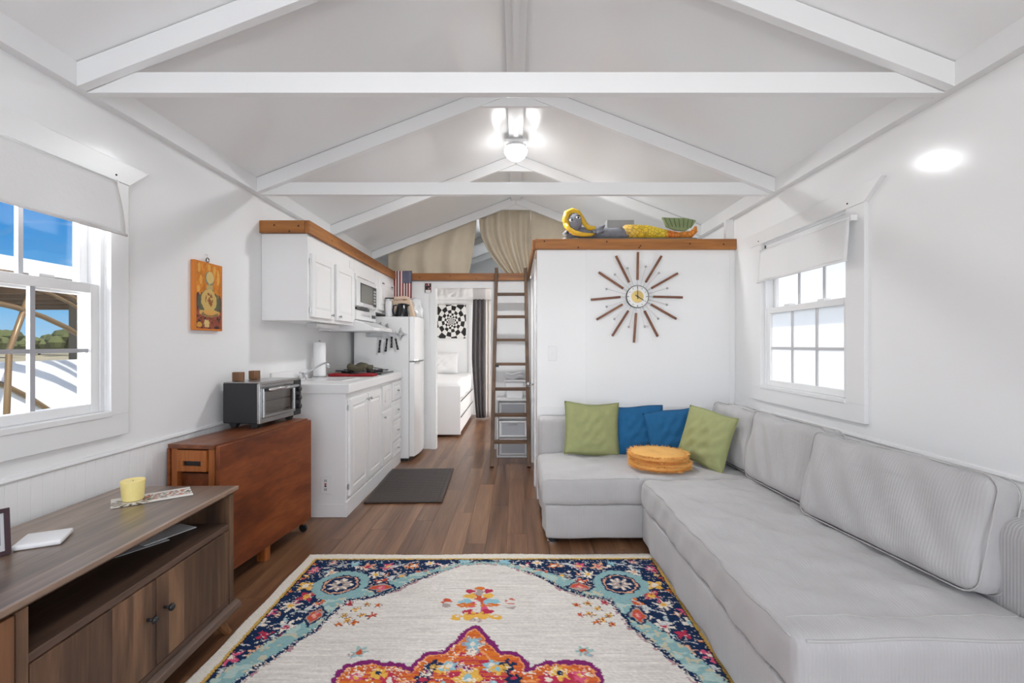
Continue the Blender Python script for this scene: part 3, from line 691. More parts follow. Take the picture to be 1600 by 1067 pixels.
def star(ro, ri, cx, cz, y, n=4): return [(cx+(ro if i % 2 == 0 else ri)*math.sin(PI*i/n), y, cz+(ro if i % 2 == 0 else ri)*math.cos(PI*i/n)) for i in range(2*n)]
MB().tube(star(.066, .022, -1.175, 1.305, 4.806), .0035, 6, closed=True).build('outer_wire', STEEL, st)
MB().tube(star(.040, .014, -1.175, 1.305, 4.806), .003, 6, closed=True).build('inner_wire', STEEL, st)
# things on top of the refrigerator
FT = 1.486
t = thing('glass_jar', 'tall glass jar with steel lid on the refrigerator', 'jar', (-1.325, 4.90, FT))
MB().lathe([(.001, .0), (.034, .0), (.036, .01), (.036, .15), (.030, .165)], 20, Matrix.Translation((-1.325, 4.90, FT)), cap=False).build('jar_body', plain('jar_glass', (.72, .73, .74), .08, trans=.0, coat=.6), t, smooth=True)
MB().lathe([(.032, .165), (.037, .166), (.037, .185), (.001, .187)], 20, Matrix.Translation((-1.325, 4.90, FT))).build('lid', STEEL, t, smooth=False)
MB().box(-1.362, -1.27, 4.895, 4.905, FT+.187, FT+.200).build('lid_clamp', DARKM, t)
t = thing('electric_kettle', 'black electric kettle on the refrigerator', 'kettle', (-1.22, 5.0, FT))
MB().lathe([(.001, 0), (.075, 0), (.078, .012), (.070, .06), (.056, .13), (.050, .145), (.001, .15)], 22, Matrix.Translation((-1.205, 5.0, FT))).build('kettle_body', plain('gloss_black', (.01, .01, .012), .15), t, smooth=True)
MB().tube([(-1.262, 4.98, FT+.13), (-1.292, 4.98, FT+.125), (-1.303, 4.98, FT+.07), (-1.288, 4.98, FT+.02), (-1.272, 4.98, FT+.018)], .009, 8).build('handle', plain('navy_plastic', col(36, 40, 72), .3), t, smooth=True)
MB().prism([(-1.155, FT+.11), (-1.125, FT+.135), (-1.15, FT+.14)], 'y', 4.985, 5.015).build('spout', BLACK, t)
t = thing('paper_bag', 'beige paper bag standing on the refrigerator beneath the flag', 'bag', (-1.17, 5.15, FT))
MB().rbox(-1.30, -1.10, 5.10, 5.20, FT, FT+.20, .012, (8, 5, 8), lambda p: Vector((p.x-(p.z-FT)*.25, p.y, p.z+.006*math.sin(p.x*50)))).build('bag_body', plain('kraft_beige', col(212, 188, 164), .85, bump=.2, bscale=30), t, smooth=True)
MB().rbox(-1.335, -1.175, 5.09, 5.21, FT+.195, FT+.235, .01, (6, 4, 1), lambda p: p + Vector((0, .004*math.sin(p.x*60), .005*math.sin(p.x*40)))).build('folded_top', plain('kraft_pink', col(214, 186, 166), .85), t, smooth=True)
t = thing('produce_bag', 'rumpled white plastic bag leaning on the refrigerator top', 'bag', (-1.09, 5.22, FT))
rs = random.Random(3)
MB().rbox(-1.175, -1.035, 5.215, 5.345, FT+.001, FT+.235, .06, (12, 10, 14), lambda p: Vector((p.x-.16*(p.z-FT)+.010*math.sin(p.z*60+p.y*50), p.y+.006*math.sin(p.x*70), p.z+.006*math.sin(p.x*60+p.y*40)))).build('bag_body', plain('white_film', (.78, .80, .82), .25), t, smooth=True)
# flag hung over the loft edge
def flag_fn(X, Z):      # X across, Z up; hung with stripes running downward, canton top right
    out = np.zeros(X.shape+(3,)); k = np.floor(X*13).astype(int)
    out[:] = (220, 213, 209); out[(k % 2) == 0] = (128, 26, 32)
    can = (X > 6/13) & (Z > 0.55); out[can] = (30, 34, 70)
    u = (X-6/13)/(7/13); v = (Z-.55)/.45
    a = np.abs((u*5.5) % 1-.5) < .19; b = np.abs((v*6) % 1-.5) < .19; a2 = np.abs((u*5.5+.5) % 1-.5) < .19; b2 = np.abs((v*6+.5) % 1-.5) < .19
    out[can & ((a & b) | (a2 & b2)) & (u > .04) & (u < .96) & (v > .04) & (v < .96)] = (168, 168, 186)
    return out
fo = painted('flag', .205, .315, 78, 80, flag_fn, Matrix.Translation((-1.285, 5.352, 1.878)), PRINT)
for v in fo.data.vertices: v.co.y += .006*math.sin(v.co.x*48) - .012*max(0, (1.93-v.co.z)); v.co.z += .012*math.sin(v.co.x*26+2)*(1.93-v.co.z if v.co.z < 1.93 else 0)*3
tag(fo, 'small United States flag hung vertically from the wooden loft edge', 'flag'); fo.modifiers.new('solid', 'SOLIDIFY').thickness = .002
def photo_fn(X, Z):
    out = np.zeros(X.shape+(3,)); out[:] = (52, 42, 50)
    n = vnoise(X*7, Z*9, 4); out[n > .55] = (180, 120, 116); out[n > .75] = (228, 214, 206); out[(Z < .28)] = (226, 222, 220); out[(X < .08) | (X > .92)] = (40, 32, 36)
    return out
o = painted('wall_photo', .072, .108, 26, 36, photo_fn, Matrix.Translation((-1.005, 5.384, 1.846)), PRINT); tag(o, 'small dark photo card on the wall left of the bedroom doorway', 'photo'); o.modifiers.new('solid', 'SOLIDIFY').thickness = .003
t = thing('wall_hook', 'small white hook on the wall beside the refrigerator', 'hook', (-1.0, 5.385, 1.37))
MB().prism([(-1.05, 1.36), (-1.02, 1.36), (-1.045, 1.42)], 'y', 5.378, 5.385).tube([(-1.035, 5.378, 1.38), (-1.035, 5.36, 1.37), (-1.035, 5.355, 1.39)], .003, 6).build('hook_body', WHITE, t)

# ------------------------------------------------------------------ mat
MATT = plain('dark_brown_rubber', col(56, 46, 42), .42, bump=.35, bscale=130)
t = thing('floor_mat', 'dark brown cushioned kitchen mat on the plank floor', 'mat', (-.87, 4.02, 0), R(2.2))
MB().rbox(-.295, .295, -.475, .475, .001, .017, .0075, (6, 8, 1)).build('mat_body', MATT, t, smooth=True, local=True)
mt_ = t.children[0]; rib = MB().rbox(-.27, .27, 0, .016, .0165, .0185, .0009, (1, 1, 1)); r0 = None
for k in range(37):
    if r0 is None: r0 = rib.build('mat_rib', MATT, mt_, local=True); r0.location = (0, -.45, 0)
    else: copy_part(r0, mt_, (0, -.45+k*.0246, 0))

# ------------------------------------------------------------------ media console
CONS = [col(58, 42, 33), col(92, 70, 56), col(124, 99, 80)]
CW_TOP = wood('walnut_laminate_top', [col(84, 66, 54), col(120, 98, 82), col(150, 126, 108)], axis='y', scale=10, rough=0.30, stretch=.07, strip=14, strip_axis=0, coat=.5)
CW_V = wood('walnut_laminate_doors', [col(52, 36, 28), col(92, 66, 48), col(130, 98, 72)], axis='z', scale=10, rough=0.48, stretch=.10, strip=13, strip_axis=1)
CW_E = wood('walnut_laminate_edges', [col(62, 46, 38), col(86, 66, 54), col(104, 82, 68)], axis='y', scale=10, rough=0.45)
LEGW = wood('warm_leg_wood', [col(96, 60, 34), col(128, 84, 48), col(150, 104, 62)], axis='z', scale=10, rough=0.5)
t = thing('media_console', 'dark walnut media console with open shelf and two doors below the window', 'console', (-1.19, 1.985, 0), R(1.4))
# local frame: origin at the far front corner, -x towards the wall, -y towards the camera
D, LN = .475, 1.42
T_ = lambda nm, mb, mat, p=None, bv=.002: mb.build(nm, mat, p or t, local=True, bevel=bv)
T_('top', MB().prism([(-D, .572), (-.005, .572), (.012, .585), (.012, .600), (-D, .600)], 'y', -LN, .016), CW_TOP)
T_('side_panel', BX(-D, 0, -.03, 0, .12, .572), CW_V); T_('side_panel', BX(-D, 0, -LN+.005, -LN+.035, .12, .572), CW_V)
T_('partition', BX(-D, -.001, -.885, -.855, .12, .572), CW_V)
T_('back_panel', BX(-D, -D+.01, -LN+.035, -.03, .12, .572), CW_V)
T_('shelf', BX(-D+.01, -.004, -.855, -.03, .432, .455), CW_E)
T_('bottom', BX(-D+.01, -.004, -LN+.035, -.03, .12, .14), CW_E)
T_('base_moulding', MB().prism([(-D, .085), (.018, .085), (.024, .095), (.018, .112), (.0, .12), (-D, .12)], 'y', -LN, .018), CW_E)
for a, b, kx in ((-.440, -.034, -.405), (-.852, -.444, -.48)):
    dd = T_('door', BX(-.018, .0, a, b, .145, .429), CW_V)
    MB().tube([(0, kx, .318), (.018, kx, .318)], .005, 8).ball((.024, kx, .318), .010, .012, .012, 12).build('knob', BLACK, dd, smooth=True, local=True)
dd = T_('door', BX(-.018, .0, -LN+.038, -.888, .145, .568), wood('walnut_side_door', [col(60, 38, 26), col(100, 66, 42), col(128, 88, 58)], axis='z', scale=9, rough=.48))
for y in (-.06, -LN+.08):
    for x in (-.05, -D+.05):
        T_('leg', MB().tube([(x, y, .085), (x+(.045 if x > -.2 else -.03), y+(.03 if y > -.5 else -.03), 0.0)], [.026, .014], 10), LEGW, None, 0)
# things in and on it
PAP = plain('grey_paper', col(196, 196, 200), .8); PAPW = plain('white_paper', col(226, 226, 226), .8)
def flat(name, label, cat, cx, cy, z, w, h, rz, mat, th=.0025, group=None):
    o = MB().box(-w/2, w/2, -h/2, h/2, 0, th).build(name, mat); o.location = (cx, cy, z); o.rotation_euler = (0, 0, R(rz)); return tag(o, label, cat, group)
flat('paper_sheet', 'grey folded paper lying on the console shelf', 'paper', -1.415, 1.745, .4555, .13, .17, -28, PAP, .002, 'papers on the console shelf')
o = flat('paper_leaflet', 'white leaflet overlapping the paper on the console shelf', 'paper', -1.375, 1.835, .4585, .10, .19, -22, PAPW, .003, 'papers on the console shelf')
def card_fn(X, Z):
    out = np.zeros(X.shape+(3,)); out[:] = (214, 210, 204)
    n = vnoise(X*26, Z*10, 9); m_ = (Z > .2) & (Z < .85) & (X > .38)
    out[m_ & (n > .5)] = (150, 140, 130); out[m_ & (n > .68)] = (190, 120, 96); out[m_ & (n < .25)] = (96, 88, 82)
    r_ = np.hypot((X-.25)*1.6, Z-.35); th = np.arctan2(Z-.35, (X-.25)*1.6); out[(r_ < .42) & (r_ > .2) & (np.sin(th*14) > .2)] = (88, 78, 50)
    return out
pc = painted('postcard', .25, .13, 60, 36, card_fn, Matrix.Translation((-1.42, 1.84, .6035)) @ Matrix.Rotation(R(40), 4, 'Z') @ Matrix.Rotation(R(-90), 4, 'X'), PRINT)
tag(pc, 'printed postcard lying under the yellow candle on the console', 'postcard'); pc.modifiers.new('solid', 'SOLIDIFY').thickness = .002
WAX = plain('yellow_wax', col(238, 220, 146), .45, var=.06, vscale=20); WAX.node_tree.nodes['Principled BSDF'].inputs['Subsurface Weight'].default_value = .08
WAX.node_tree.nodes['Principled BSDF'].inputs['Subsurface Radius'].default_value = (.03, .02, .008)
t = thing('candle', 'yellow votive candle standing on the postcard', 'candle', (-1.465, 1.80, .605))
MB().lathe([(.001, 0), (.030, 0), (.034, .004), (.039, .074), (.038, .077), (.033, .077), (.030, .073), (.001, .072)], 26, Matrix.Translation((-1.465, 1.80, .6052))).build('wax', WAX, t, smooth=False, bevel=.001)
MB().tube([(-1.465, 1.80, .668), (-1.464, 1.80, .680)], .0012, 5).build('wick', DARKM, t)
o = MB().rbox(-.055, .055, -.055, .055, 0, .016, .006, (2, 2, 1)).build('white_charger', WHITE, smooth=True); o.location = (-1.435, 1.43, .6005); o.rotation_euler = (0, 0, R(28)); tag(o, 'flat white plastic box on the console beside the picture frame', 'gadget')
t = thing('picture_frame', 'picture frame with dark photo at the left edge of the console', 'picture frame', (-1.4745, 1.3065, .6005), R(58))
M_ = Matrix.Rotation(R(-8), 4, 'X')
MB().box(-.05, .05, -.006, .006, 0, .012, M_).box(-.05, .05, -.006, .006, .118, .13, M_).box(-.05, -.038, -.006, .006, .012, .118, M_).box(.038, .05, -.006, .006, .012, .118, M_).build('frame', plain('plum_frame', col(58, 34, 40), .4), t, local=True)
def ph2(X, Z):
    out = np.zeros(X.shape+(3,)); out[:] = (196, 196, 198); m_ = (X > .1) & (X < .9) & (Z > .15) & (Z < .9); out[m_] = (36, 34, 36)
    r_ = np.hypot((X-.6)*.8, Z-.42); out[r_ < .22] = (150, 150, 154); out[r_ < .1] = (206, 206, 208); return out
po = painted('photo', .076, .106, 24, 30, ph2, M_ @ Matrix.Translation((0, -.001, .065)), PRINT, None); po.parent = t
BX(-.038, .038, .001, .004, .012, .118).build('backing', BLACK, t, local=True).matrix_local = M_

# ------------------------------------------------------------------ drop leaf table
TK = [col(84, 38, 18), col(118, 58, 28), col(146, 80, 42)]
TEAK_T = wood('teak_top', [col(92, 48, 26), col(120, 68, 40), col(148, 92, 60)], axis='y', scale=9, rough=0.35, stretch=.08)
TEAK_L = wood('teak_leaf', TK, axis='y', scale=6, rough=0.38, stretch=.25)
TEAK_P = wood('teak_post', [col(126, 66, 28), col(164, 94, 44), col(186, 116, 60)], axis='z', scale=9, rough=0.45)
t = thing('drop_leaf_table', 'folded reddish teak drop-leaf table with drawer, standing by the wall', 'table', (-1.672, 2.262, 0), R(-6.4))
q = lambda nm, mb, mat, p=None, bv=.003: mb.build(nm, mat, p or t, local=True, bevel=bv)
LT = .80
q('table_top', BX(.008, .245, -.012, LT, .702, .724), TEAK_T); q('leaf', BX(.2465, .268, .0, LT, .085, .715), TEAK_L); q('leaf', BX(-.008, .006, .0, LT, .085, .700), TEAK_L)
for y in (.005, LT-.045):
    for x in (.012, .205): q('leg', BX(x, x+.032, y, y+.04, .03 if y < .1 else .055, .702), TEAK_P)
q('end_panel', BX(.044, .205, .03, .045, .06, .575), TEAK_L); q('end_panel', BX(.044, .205, LT-.03, LT-.015, .06, .702), TEAK_L)
dw = q('drawer', MB().box(.048, .201, -.002, .014, .592, .618).box(.048, .201, -.002, .014, .642, .694).box(.048, .078, -.002, .014, .618, .642).box(.171, .201, -.002, .014, .618, .642), TEAK_P, None, .001)
q('handle_slot', BX(.078, .171, .008, .0135, .618, .642), BLACK, dw, 0)
q('stretcher', BX(.012, .237, .005, .045, .06, .10), TEAK_P); q('stretcher', BX(.11, .15, .045, LT-.045, .05, .09), TEAK_P)
q('foot_block', BX(.20, .25, .36, .41, .0, .085), TEAK_P)
for x in (.03, .225):
    w_ = MB().lathe([(.022, -.009), (.026, -.005), (.026, .005), (.022, .009)], 16, Matrix.Translation((x, LT-.02, .026)) @ Matrix.Rotation(R(90), 4, 'X')).build('caster', BLACK, t, local=True, smooth=False)
    MB().box(x-.012, x+.012, LT-.036, LT-.004, .046, .056).build('caster_fork', CHROME, w_, local=True)
MB().tube([(.11+.055*math.cos(a), .09+.05*math.sin(a), .7243) for a in [2*PI*i/28 for i in range(28)]], .0016, 4, closed=True).build('ring_stain', plain('heat_ring', col(150, 104, 76), .5), t, local=True)

# ------------------------------------------------------------------ toaster oven
OVB = plain('oven_black', (.022, .022, .025), .5); OVS = plain('oven_steel', (.50, .50, .50), .26, metal=1.0)
t = thing('toaster_oven', 'black and steel toaster oven on the drop-leaf table', 'toaster oven', (-1.655, 2.655, .724), R(-6.4))
q = lambda nm, mb, mat, p=None, bv=.003, sm=False: mb.build(nm, mat, p or t, local=True, bevel=bv, smooth=sm)
OW, OD, O0, O1 = .405, .225, .030, .262
q('side_shell', BX(0, OD-.012, 0, .012, O0, O1-.004), OVB, None, .008); q('side_shell', BX(0, OD-.012, OW-.012, OW, O0, O1-.004), OVB, None, .008)
q('top_panel', MB().prism([(0, O1), (OD-.01, O1), (OD+.004, O1-.012), (OD-.01, O1-.012), (0, O1-.012)], 'y', .006, OW-.006), OVS, None, .002)
q('bottom_panel', BX(0, OD-.012, .012, OW-.012, O0, O0+.012), OVB); q('back_panel', BX(0, .01, .012, OW-.012, O0+.012, O1-.012), OVB)
q('inner_liner', MB().box(.012, .02, .014, OW-.08, O0+.014, O1-.02).box(.02, OD-.02, .014, OW-.08, O0+.014, O0+.02).box(.02, OD-.02, .014, OW-.08, O1-.026, O1-.02).box(.02, OD-.02, OW-.088, OW-.08, O0+.02, O1-.026).box(.02, OD-.02, .0125, .018, O0+.02, O1-.026), plain('pale_enamel_liner', (.62, .62, .60), .35))
q('front_frame', MB().box(OD-.016, OD, -.002, .020, O0, O1-.008).box(OD-.016, OD, .020, OW-.075, O0, O0+.028).box(OD-.016, OD, .020, OW-.075, O1-.034, O1-.012), OVS, None, .002)
dr = q('door', MB().box(OD, OD+.012, .020, .034, O0+.03, O1-.036).box(OD, OD+.012, OW-.09, OW-.077, O0+.03, O1-.036).box(OD, OD+.012, .034, OW-.09, O0+.03, O0+.046).box(OD, OD+.012, .034, OW-.09, O1-.058, O1-.036), OVS, None, .002)
q('door_glass', BX(OD+.003, OD+.006, .034, OW-.09, O0+.046, O1-.058), glass('oven_glass', (.80, .78, .76), .06, .22), dr, 0)
q('door_handle', MB().tube([(OD+.034, .03, O1-.042), (OD+.034, OW-.085, O1-.042)], .009, 10), CHROME, dr, 0, True)
for y in (.045, OW-.10): q('handle_mount', BX(OD+.012, OD+.036, y-.016, y+.016, O1-.053, O1-.033), OVB, dr)
for z in (.085, .15): 
    rk = q('rack', MB().tube([(.03, .03, z), (OD-.02, .03, z)], .003, 6).tube([(OD-.02, .03, z), (OD-.02, OW-.085, z)], .003, 6).tube([(.03, .03, z), (.03, OW-.085, z)], .003, 6), CHROME, None, 0)
    q('rack_wires', MB(), CHROME, rk, 0) if False else None
    for k in range(9): q('rack_wire', MB().tube([(.03, .05+k*.032, z), (OD-.02, .05+k*.032, z)], .0018, 5), CHROME, rk, 0)
for z in (.055, .205): q('heating_element', MB().tube([(.12, .02, z), (.12, OW-.08, z)], .005, 8), OVS, None, 0)
cp = q('control_panel', BX(OD-.02, OD+.004, OW-.075, OW-.004, O0, O1-.012), OVB)
for z in (.085, .14, .195):
    kb = q('dial', MB().lathe([(.019, 0), (.017, .018), (.001, .019)], 18, Matrix.Translation((OD+.004, OW-.04, z)) @ Matrix.Rotation(R(90), 4, 'Y')), BLACK, cp, 0)
    q('dial_mark', BX(OD+.014, OD+.0245, OW-.0415, OW-.0385, z, z+.016), CHROME, kb, 0)
for y in (.04, OW-.05):
    for x in (.045, OD-.05): q('foot', MB().prism([(x-.028, O0), (x+.028, O0), (x+.012, .0005), (x-.014, .0005)], 'y', y-.016, y+.016), OVB, None, .003)
BLK = wood('small_walnut_block', [col(92, 62, 38), col(124, 86, 56), col(146, 106, 72)], axis='z', scale=30, rough=.5)
for k, (x, y, lab) in enumerate(((-1.61, 2.73, 'small square wooden block on the toaster oven, left of the pair'), (-1.60, 2.88, 'small square wooden block on the toaster oven, right of the pair'))):
    o = MB().box(-.026, .026, -.02, .02, 0, .052).build('wooden_block', BLK, bevel=.003); o.location = (x, y, .9872); o.rotation_euler = (0, 0, R(-6.4)); tag(o, lab, 'block', 'wooden blocks on the oven')

# ------------------------------------------------------------------ painting on the left wall
def buddha(X, Z):
    out = np.zeros(X.shape+(3,)); n = vnoise(X*9, Z*5, 11); n2 = vnoise(X*24, Z*34, 12)
    out[:] = (204, 124, 36); out += ((n-.5)*46)[..., None]*np.array((1, .8, .3)); out += ((n2-.5)*26)[..., None]
    def ell(cx, cz, rx, rz, c, k=1.0, wob=0.0):
        d = np.hypot((X-cx)/rx, (Z-cz)/rz) + wob*(n2-.5); m_ = d < 1; out[m_] = out[m_]*(1-k)+np.array(c)*k; return d
    for cx, cz, h in ((.14, .90, .07), (.20, .73, .07), (.5, .93, .05), (.84, .80, .12), (.70, .9, .07), (.12, .60, .05)): ell(cx, cz, .05, h, (222, 176, 86), .7)
    base = Z < .30; out[base] = out[base]*.25+np.array((112, 52, 50))*.75; out[base & (n2 > .62)] = (150, 78, 60); out[base & (n2 < .25)] = (66, 40, 44)
    ell(.10, .42, .09, .13, (74, 50, 58), .9, .5); ell(.90, .40, .08, .12, (66, 58, 50), .9, .5); ell(.5, .40, .42, .20, (88, 92, 74), .9, .2)
    ell(.52, .55, .15, .10, (112, 118, 92), .9); ell(.52, .77, .17, .105, (104, 124, 112), .95); ell(.54, .78, .14, .09, (214, 184, 116), .95, .15)
    ell(.52, .63, .11, .055, (186, 164, 108), .9, .7); ell(.50, .44, .28, .17, (206, 172, 100), .95, .15)
    m_ = (np.hypot((X-.5)/.14, (Z-.45)/.11) < 1) & (n2 > .45); out[m_] = (140, 84, 44)
    ell(.52, .255, .40, .055, (206, 166, 92), .95, .3); ell(.55, .235, .34, .03, (116, 92, 62), .8, .6); ell(.52, .265, .22, .04, (214, 160, 84), .95)
    ell(.42, .10, .11, .055, (222, 196, 126), .9, .6); ell(.15, .08, .09, .035, (214, 160, 60), .9, .4); ell(.78, .045, .10, .02, (58, 40, 40), .95)
    e_ = (X < .05) | (X > .96) | (Z < .025) | (Z > .985); out[e_] = (206, 122, 44); return out
t = thing('wall_painting', 'orange panel painting of a seated meditating figure on the left wall', 'painting', (-1.69, 2.57, 1.275))
BX(-1.698, -1.676, 2.455, 2.685, 1.275, 1.645).build('wood_panel', plain('orange_panel', col(206, 122, 44), .5), t, bevel=.002)
painted('painted_face', .228, .368, 90, 144, buddha, Matrix.Translation((-1.6752, 2.57, 1.46)) @ Matrix.Rotation(R(90), 4, 'Z'), PRINT, t)
MB().tube(arc(-1.684, (2.57, 1.66), .012, 0, 340, 16), .0025, 6).build('hanging_ring', DARKM, t); MB().tube([(-1.697, 2.57, 1.69), (-1.685, 2.57, 1.688)], .003, 6).tube([(-1.686, 2.57, 1.69), (-1.686, 2.57, 1.672)], .0015, 5).build('nail', CHROME, t)

# ------------------------------------------------------------------ rug
def make_rug():
    cx, yfar, Wd, Ln = -.175, 2.665, 1.98, 2.70
    nx, ny = 470, 640
    xs = np.linspace(-Wd/2, Wd/2, nx+1); ds = np.linspace(0, Ln, ny+1); X, Dd = np.meshgrid(xs, ds)
    n1 = vnoise(X*70, Dd*160, 1); n2 = vnoise(X*28, Dd*42, 2); n3 = vnoise(X*9, Dd*260, 3); n4 = vnoise(X*150, Dd*330, 4); n5 = vnoise(X*60, Dd*60, 5)
    jx = X + (n2-.5)*.016 + (n4-.5)*.010; d_ = np.minimum(Dd, Ln-Dd); jd = d_ + (n5-.5)*.016 + (n1-.5)*.008; ax = np.abs(jx)
    ivory = np.array((212, 207, 200.)); navy = np.array((28, 46, 78.)); teal = np.array((134, 170, 172.)); gold = np.array((196, 158, 82.)); plum = np.array((122, 40, 100.)); orange = np.array((206, 112, 44.)); crim = np.array((176, 52, 78.)); peach = np.array((216, 164, 132.)); yel = np.array((220, 172, 78.)); taupe = np.array((164, 150, 144.)); rust = np.array((190, 84, 56.)); pink = np.array((206, 90, 122.)); sky = np.array((140, 184, 196.)); cream = np.array((224, 214, 200.))
    out = np.zeros(X.shape+(3,)); out[:] = ivory
    out += ((n3-.5)*26)[..., None] + ((n1-.5)*12)[..., None]
    P = np.array([(0, .118), (.12, .133), (.18, .175), (.30, .276), (.40, .393), (.50, .455), (.60, .482), (.63, .594), (.646, .687), (.69, .77), (.74, .867), (.80, .99), (.85, 1.16), (.87, 1.45)])
    def pdist(P):
        best = np.full(X.shape, 9.0)
        for (a, b), (c, e_) in zip(P[:-1], P[1:]):
            vx, vy = c-a, e_-b; L2 = vx*vx+vy*vy; tt = np.clip(((ax-a)*vx+(jd-b)*vy)/L2, 0, 1)
            best = np.minimum(best, np.hypot(ax-(a+tt*vx), jd-(b+tt*vy)))
        return best
    bound = np.interp(jd, P[:, 1], P[:, 0], left=-1); inside = (ax < bound) & (jd > .118); sd = pdist(P); sd = np.where(inside, -sd, sd)
    outer = sd > 0
    zig = (np.abs(((ax+jd)*46) % 1-.5)-.25)*.020
    out[outer] = navy
    side = jd > .36
    tw = np.where(side, .085, np.clip((jd-.11)*.5, .028, .085)); off = np.where(ax < .22, .0, .020)
    band = outer & (sd+zig > off) & (sd+zig*1.2 < off+tw); out[band] = teal; out[band & (n2 > .62)] = np.array((170, 192, 186.)); out[band & (n5 > .74)] = np.array((190, 184, 160.))
    edge = outer & (sd < off) & (n4 > .72); out[edge] = cream
    rim = (sd > -.014) & (sd < 0) & (n5 > .58); out[rim] = np.where(n1[rim][:, None] > .5, taupe, np.array((170, 120, 130.)))
    # scattered border flowers
    rs = np.random.RandomState(21); pal = [cream, rust, yel, pink, sky, orange, taupe, peach, crim, cream, yel]
    navz = outer & (sd > off+tw)
    pts = []; tries = 0
    while len(pts) < 48 and tries < 6000:
        tries += 1; a = rs.uniform(.02, .955); b = rs.uniform(.085, 1.42)
        if not (b < .36 or a > .70): continue
        ib = np.interp(b, P[:, 1], P[:, 0]); 
        dd_ = min(np.hypot(a-p[0], b-p[1]) for p in P) if True else 0
        if a < ib+.06 or np.hypot(a-.69, b-.333) < .15 or any(np.hypot(a-p[0], b-p[1]) < .085 for p in pts): continue
        pts.append((a, b))
    def flower(a, b, r, c1, c2, pet=5, ph=0.0, mask=None, k=.30):
        sx = ax-a; sy = jd-b; r_ = np.hypot(sx, sy); near = r_ < r*1.5
        if mask is not None: near &= mask
        th = np.arctan2(sy, sx); m_ = near & (r_ < r*(1-k+k*np.cos(pet*th+ph))); out[m_] = c1; out[near & (r_ < r*.34)] = c2
    for a, b in pts:
        i = rs.randint(len(pal)); j = rs.randint(len(pal)); flower(a, b, rs.uniform(.032, .050), pal[i], pal[j], rs.randint(4, 7), rs.uniform(0, 6), navz)
        flower(a+rs.uniform(-.05, .05), b+rs.uniform(-.05, .05), rs.uniform(.012, .02), pal[rs.randint(len(pal))], cream, 4, 1.0, navz)
    vine = navz & (np.abs(np.sin(ax*21+np.sin(jd*19)*2.2)-np.cos(jd*23)) < .10) & (n1 > .35); out[vine] = np.array((190, 196, 196.))
    flk = navz & (n4*.6+n1*.4 > .76); out[flk] = cream
    # medallions of the teal band
    def rings(a, b, sx, sy, spec):
        r_ = np.hypot((ax-a)/sx, (jd-b)/sy)
        for rr, c in spec: out[r_ < rr] = c
        return r_
    r_ = rings(.692, .333, 1.0, 1.02, [(.135, teal), (.093, navy), (.084, peach), (.076, navy)])
    th = np.arctan2(jd-.333, ax-.692); m_ = r_ < .050+.010*np.cos(8*th); out[m_] = taupe; out[m_ & (np.cos(8*th) > .6) & (r_ > .02)] = cream; out[r_ < .010] = navy
    for a, b, sx, sy in ((.486, .362, 1.35, .95), (.708, .60, .95, 1.35)):
        rr = np.abs(ax-a)/sx+np.abs(jd-b)/sy
        out[rr < .062] = navy; out[rr < .047] = taupe; m_ = (rr < .040) & (n2 > .30); out[m_] = rust; out[(rr < .020)] = pink; out[(rr < .012)] = peach
    def V(u, v): Yv = 882/(v-538.); return abs((u-806)*Yv/735-cx), 2.665-Yv
    # small blossoms beside the medallion
    for k, (u, v, c) in enumerate(((548, 946, crim), (574, 947, gold), (590, 949, orange), (556, 955, yel), (537, 966, gold), (566, 964, yel), (580, 965, rust), (529, 979, orange), (553, 976, orange), (545, 972, yel))):
        a, b = V(u, v); flower(a, b, .022, np.array((70, 44, 60.)), c, 5, k); flower(a, b, .018, c, np.array((150, 60, 50.)), 5, k+.0, k=.25)
    for u, v, c in ((490+12, 1042-20, sky),): pass
    a, b = .435, .845; flower(a, b, .036, np.array((150, 180, 176.)), rust, 6, 0); flower(a+.02, b+.02, .018, taupe, sky, 4, 1)
    # bouquet above the centre
    B0 = np.array((0, 0))
    def el(a, b, sx, sy, c, mk=None):
        m_ = np.hypot((ax-a)/sx, (jd-b)/sy) < 1
        if mk is not None: m_ &= mk
        out[m_] = c
    el(0, .56, .050, .085, pink, n2 > .35); el(0, .46, .045, .055, rust, n5 > .3); el(0, .37, .024, .020, orange); el(.045, .395, .022, .020, crim); el(.045, .44, .030, .020, yel); el(0, .41, .02, .03, taupe)
    el(.062, .49, .036, .020, sky); el(.055, .52, .045, .018, orange, n1 > .25); el(.02, .60, .045, .034, yel, n2 > .3); el(.03, .575, .04, .02, crim, n5 > .45); el(.085, .615, .024, .022, yel); el(.085, .61, .010, .010, ivory); el(.0, .64, .03, .016, taupe, n4 > .4); el(.0, .53, .012, .025, ivory)
    el(.145, .49, .022, .024, rust, n5 > .3); el(.148, .53, .026, .026, taupe, n2 > .35)
    # centre medallion
    Q = np.array([(0, .687), (.03, .715), (.07, .79), (.11, .85), (.175, .862), (.208, .92), (.215, .95), (.27, .915), (.40, .905), (.456, .92), (.475, .99), (.455, 1.06), (.50, 1.10), (.53, 1.20), (.50, 1.30), (.58, 1.45)])
    poly = np.vstack([Q, [(0, 1.45)]]); ins = np.zeros(X.shape, bool); jd2 = np.minimum(jd, 1.4499); m = len(poly)
    for i in range(m):
        x1, y1 = poly[i]; x2, y2 = poly[(i+1) % m]
        if y1 == y2: continue
        c_ = ((y1 > jd2) != (y2 > jd2)) & (ax < (x2-x1)*(jd2-y1)/(y2-y1)+x1); ins ^= c_
    md = np.where(ins, pdist(Q), -pdist(Q))
    out[(md > -.012) & (md < .010)] = plum
    mi = md >= .010; out[mi] = orange; out[mi & (n3 > .52)] = rust; out[mi & (md < .017)] = np.array((224, 150, 96.)); deep = mi & (md > .05)
    out[deep & (n3 > .42)] = crim; out[deep & (n3 < .30)] = orange; out[deep & (n2 > .74)] = plum
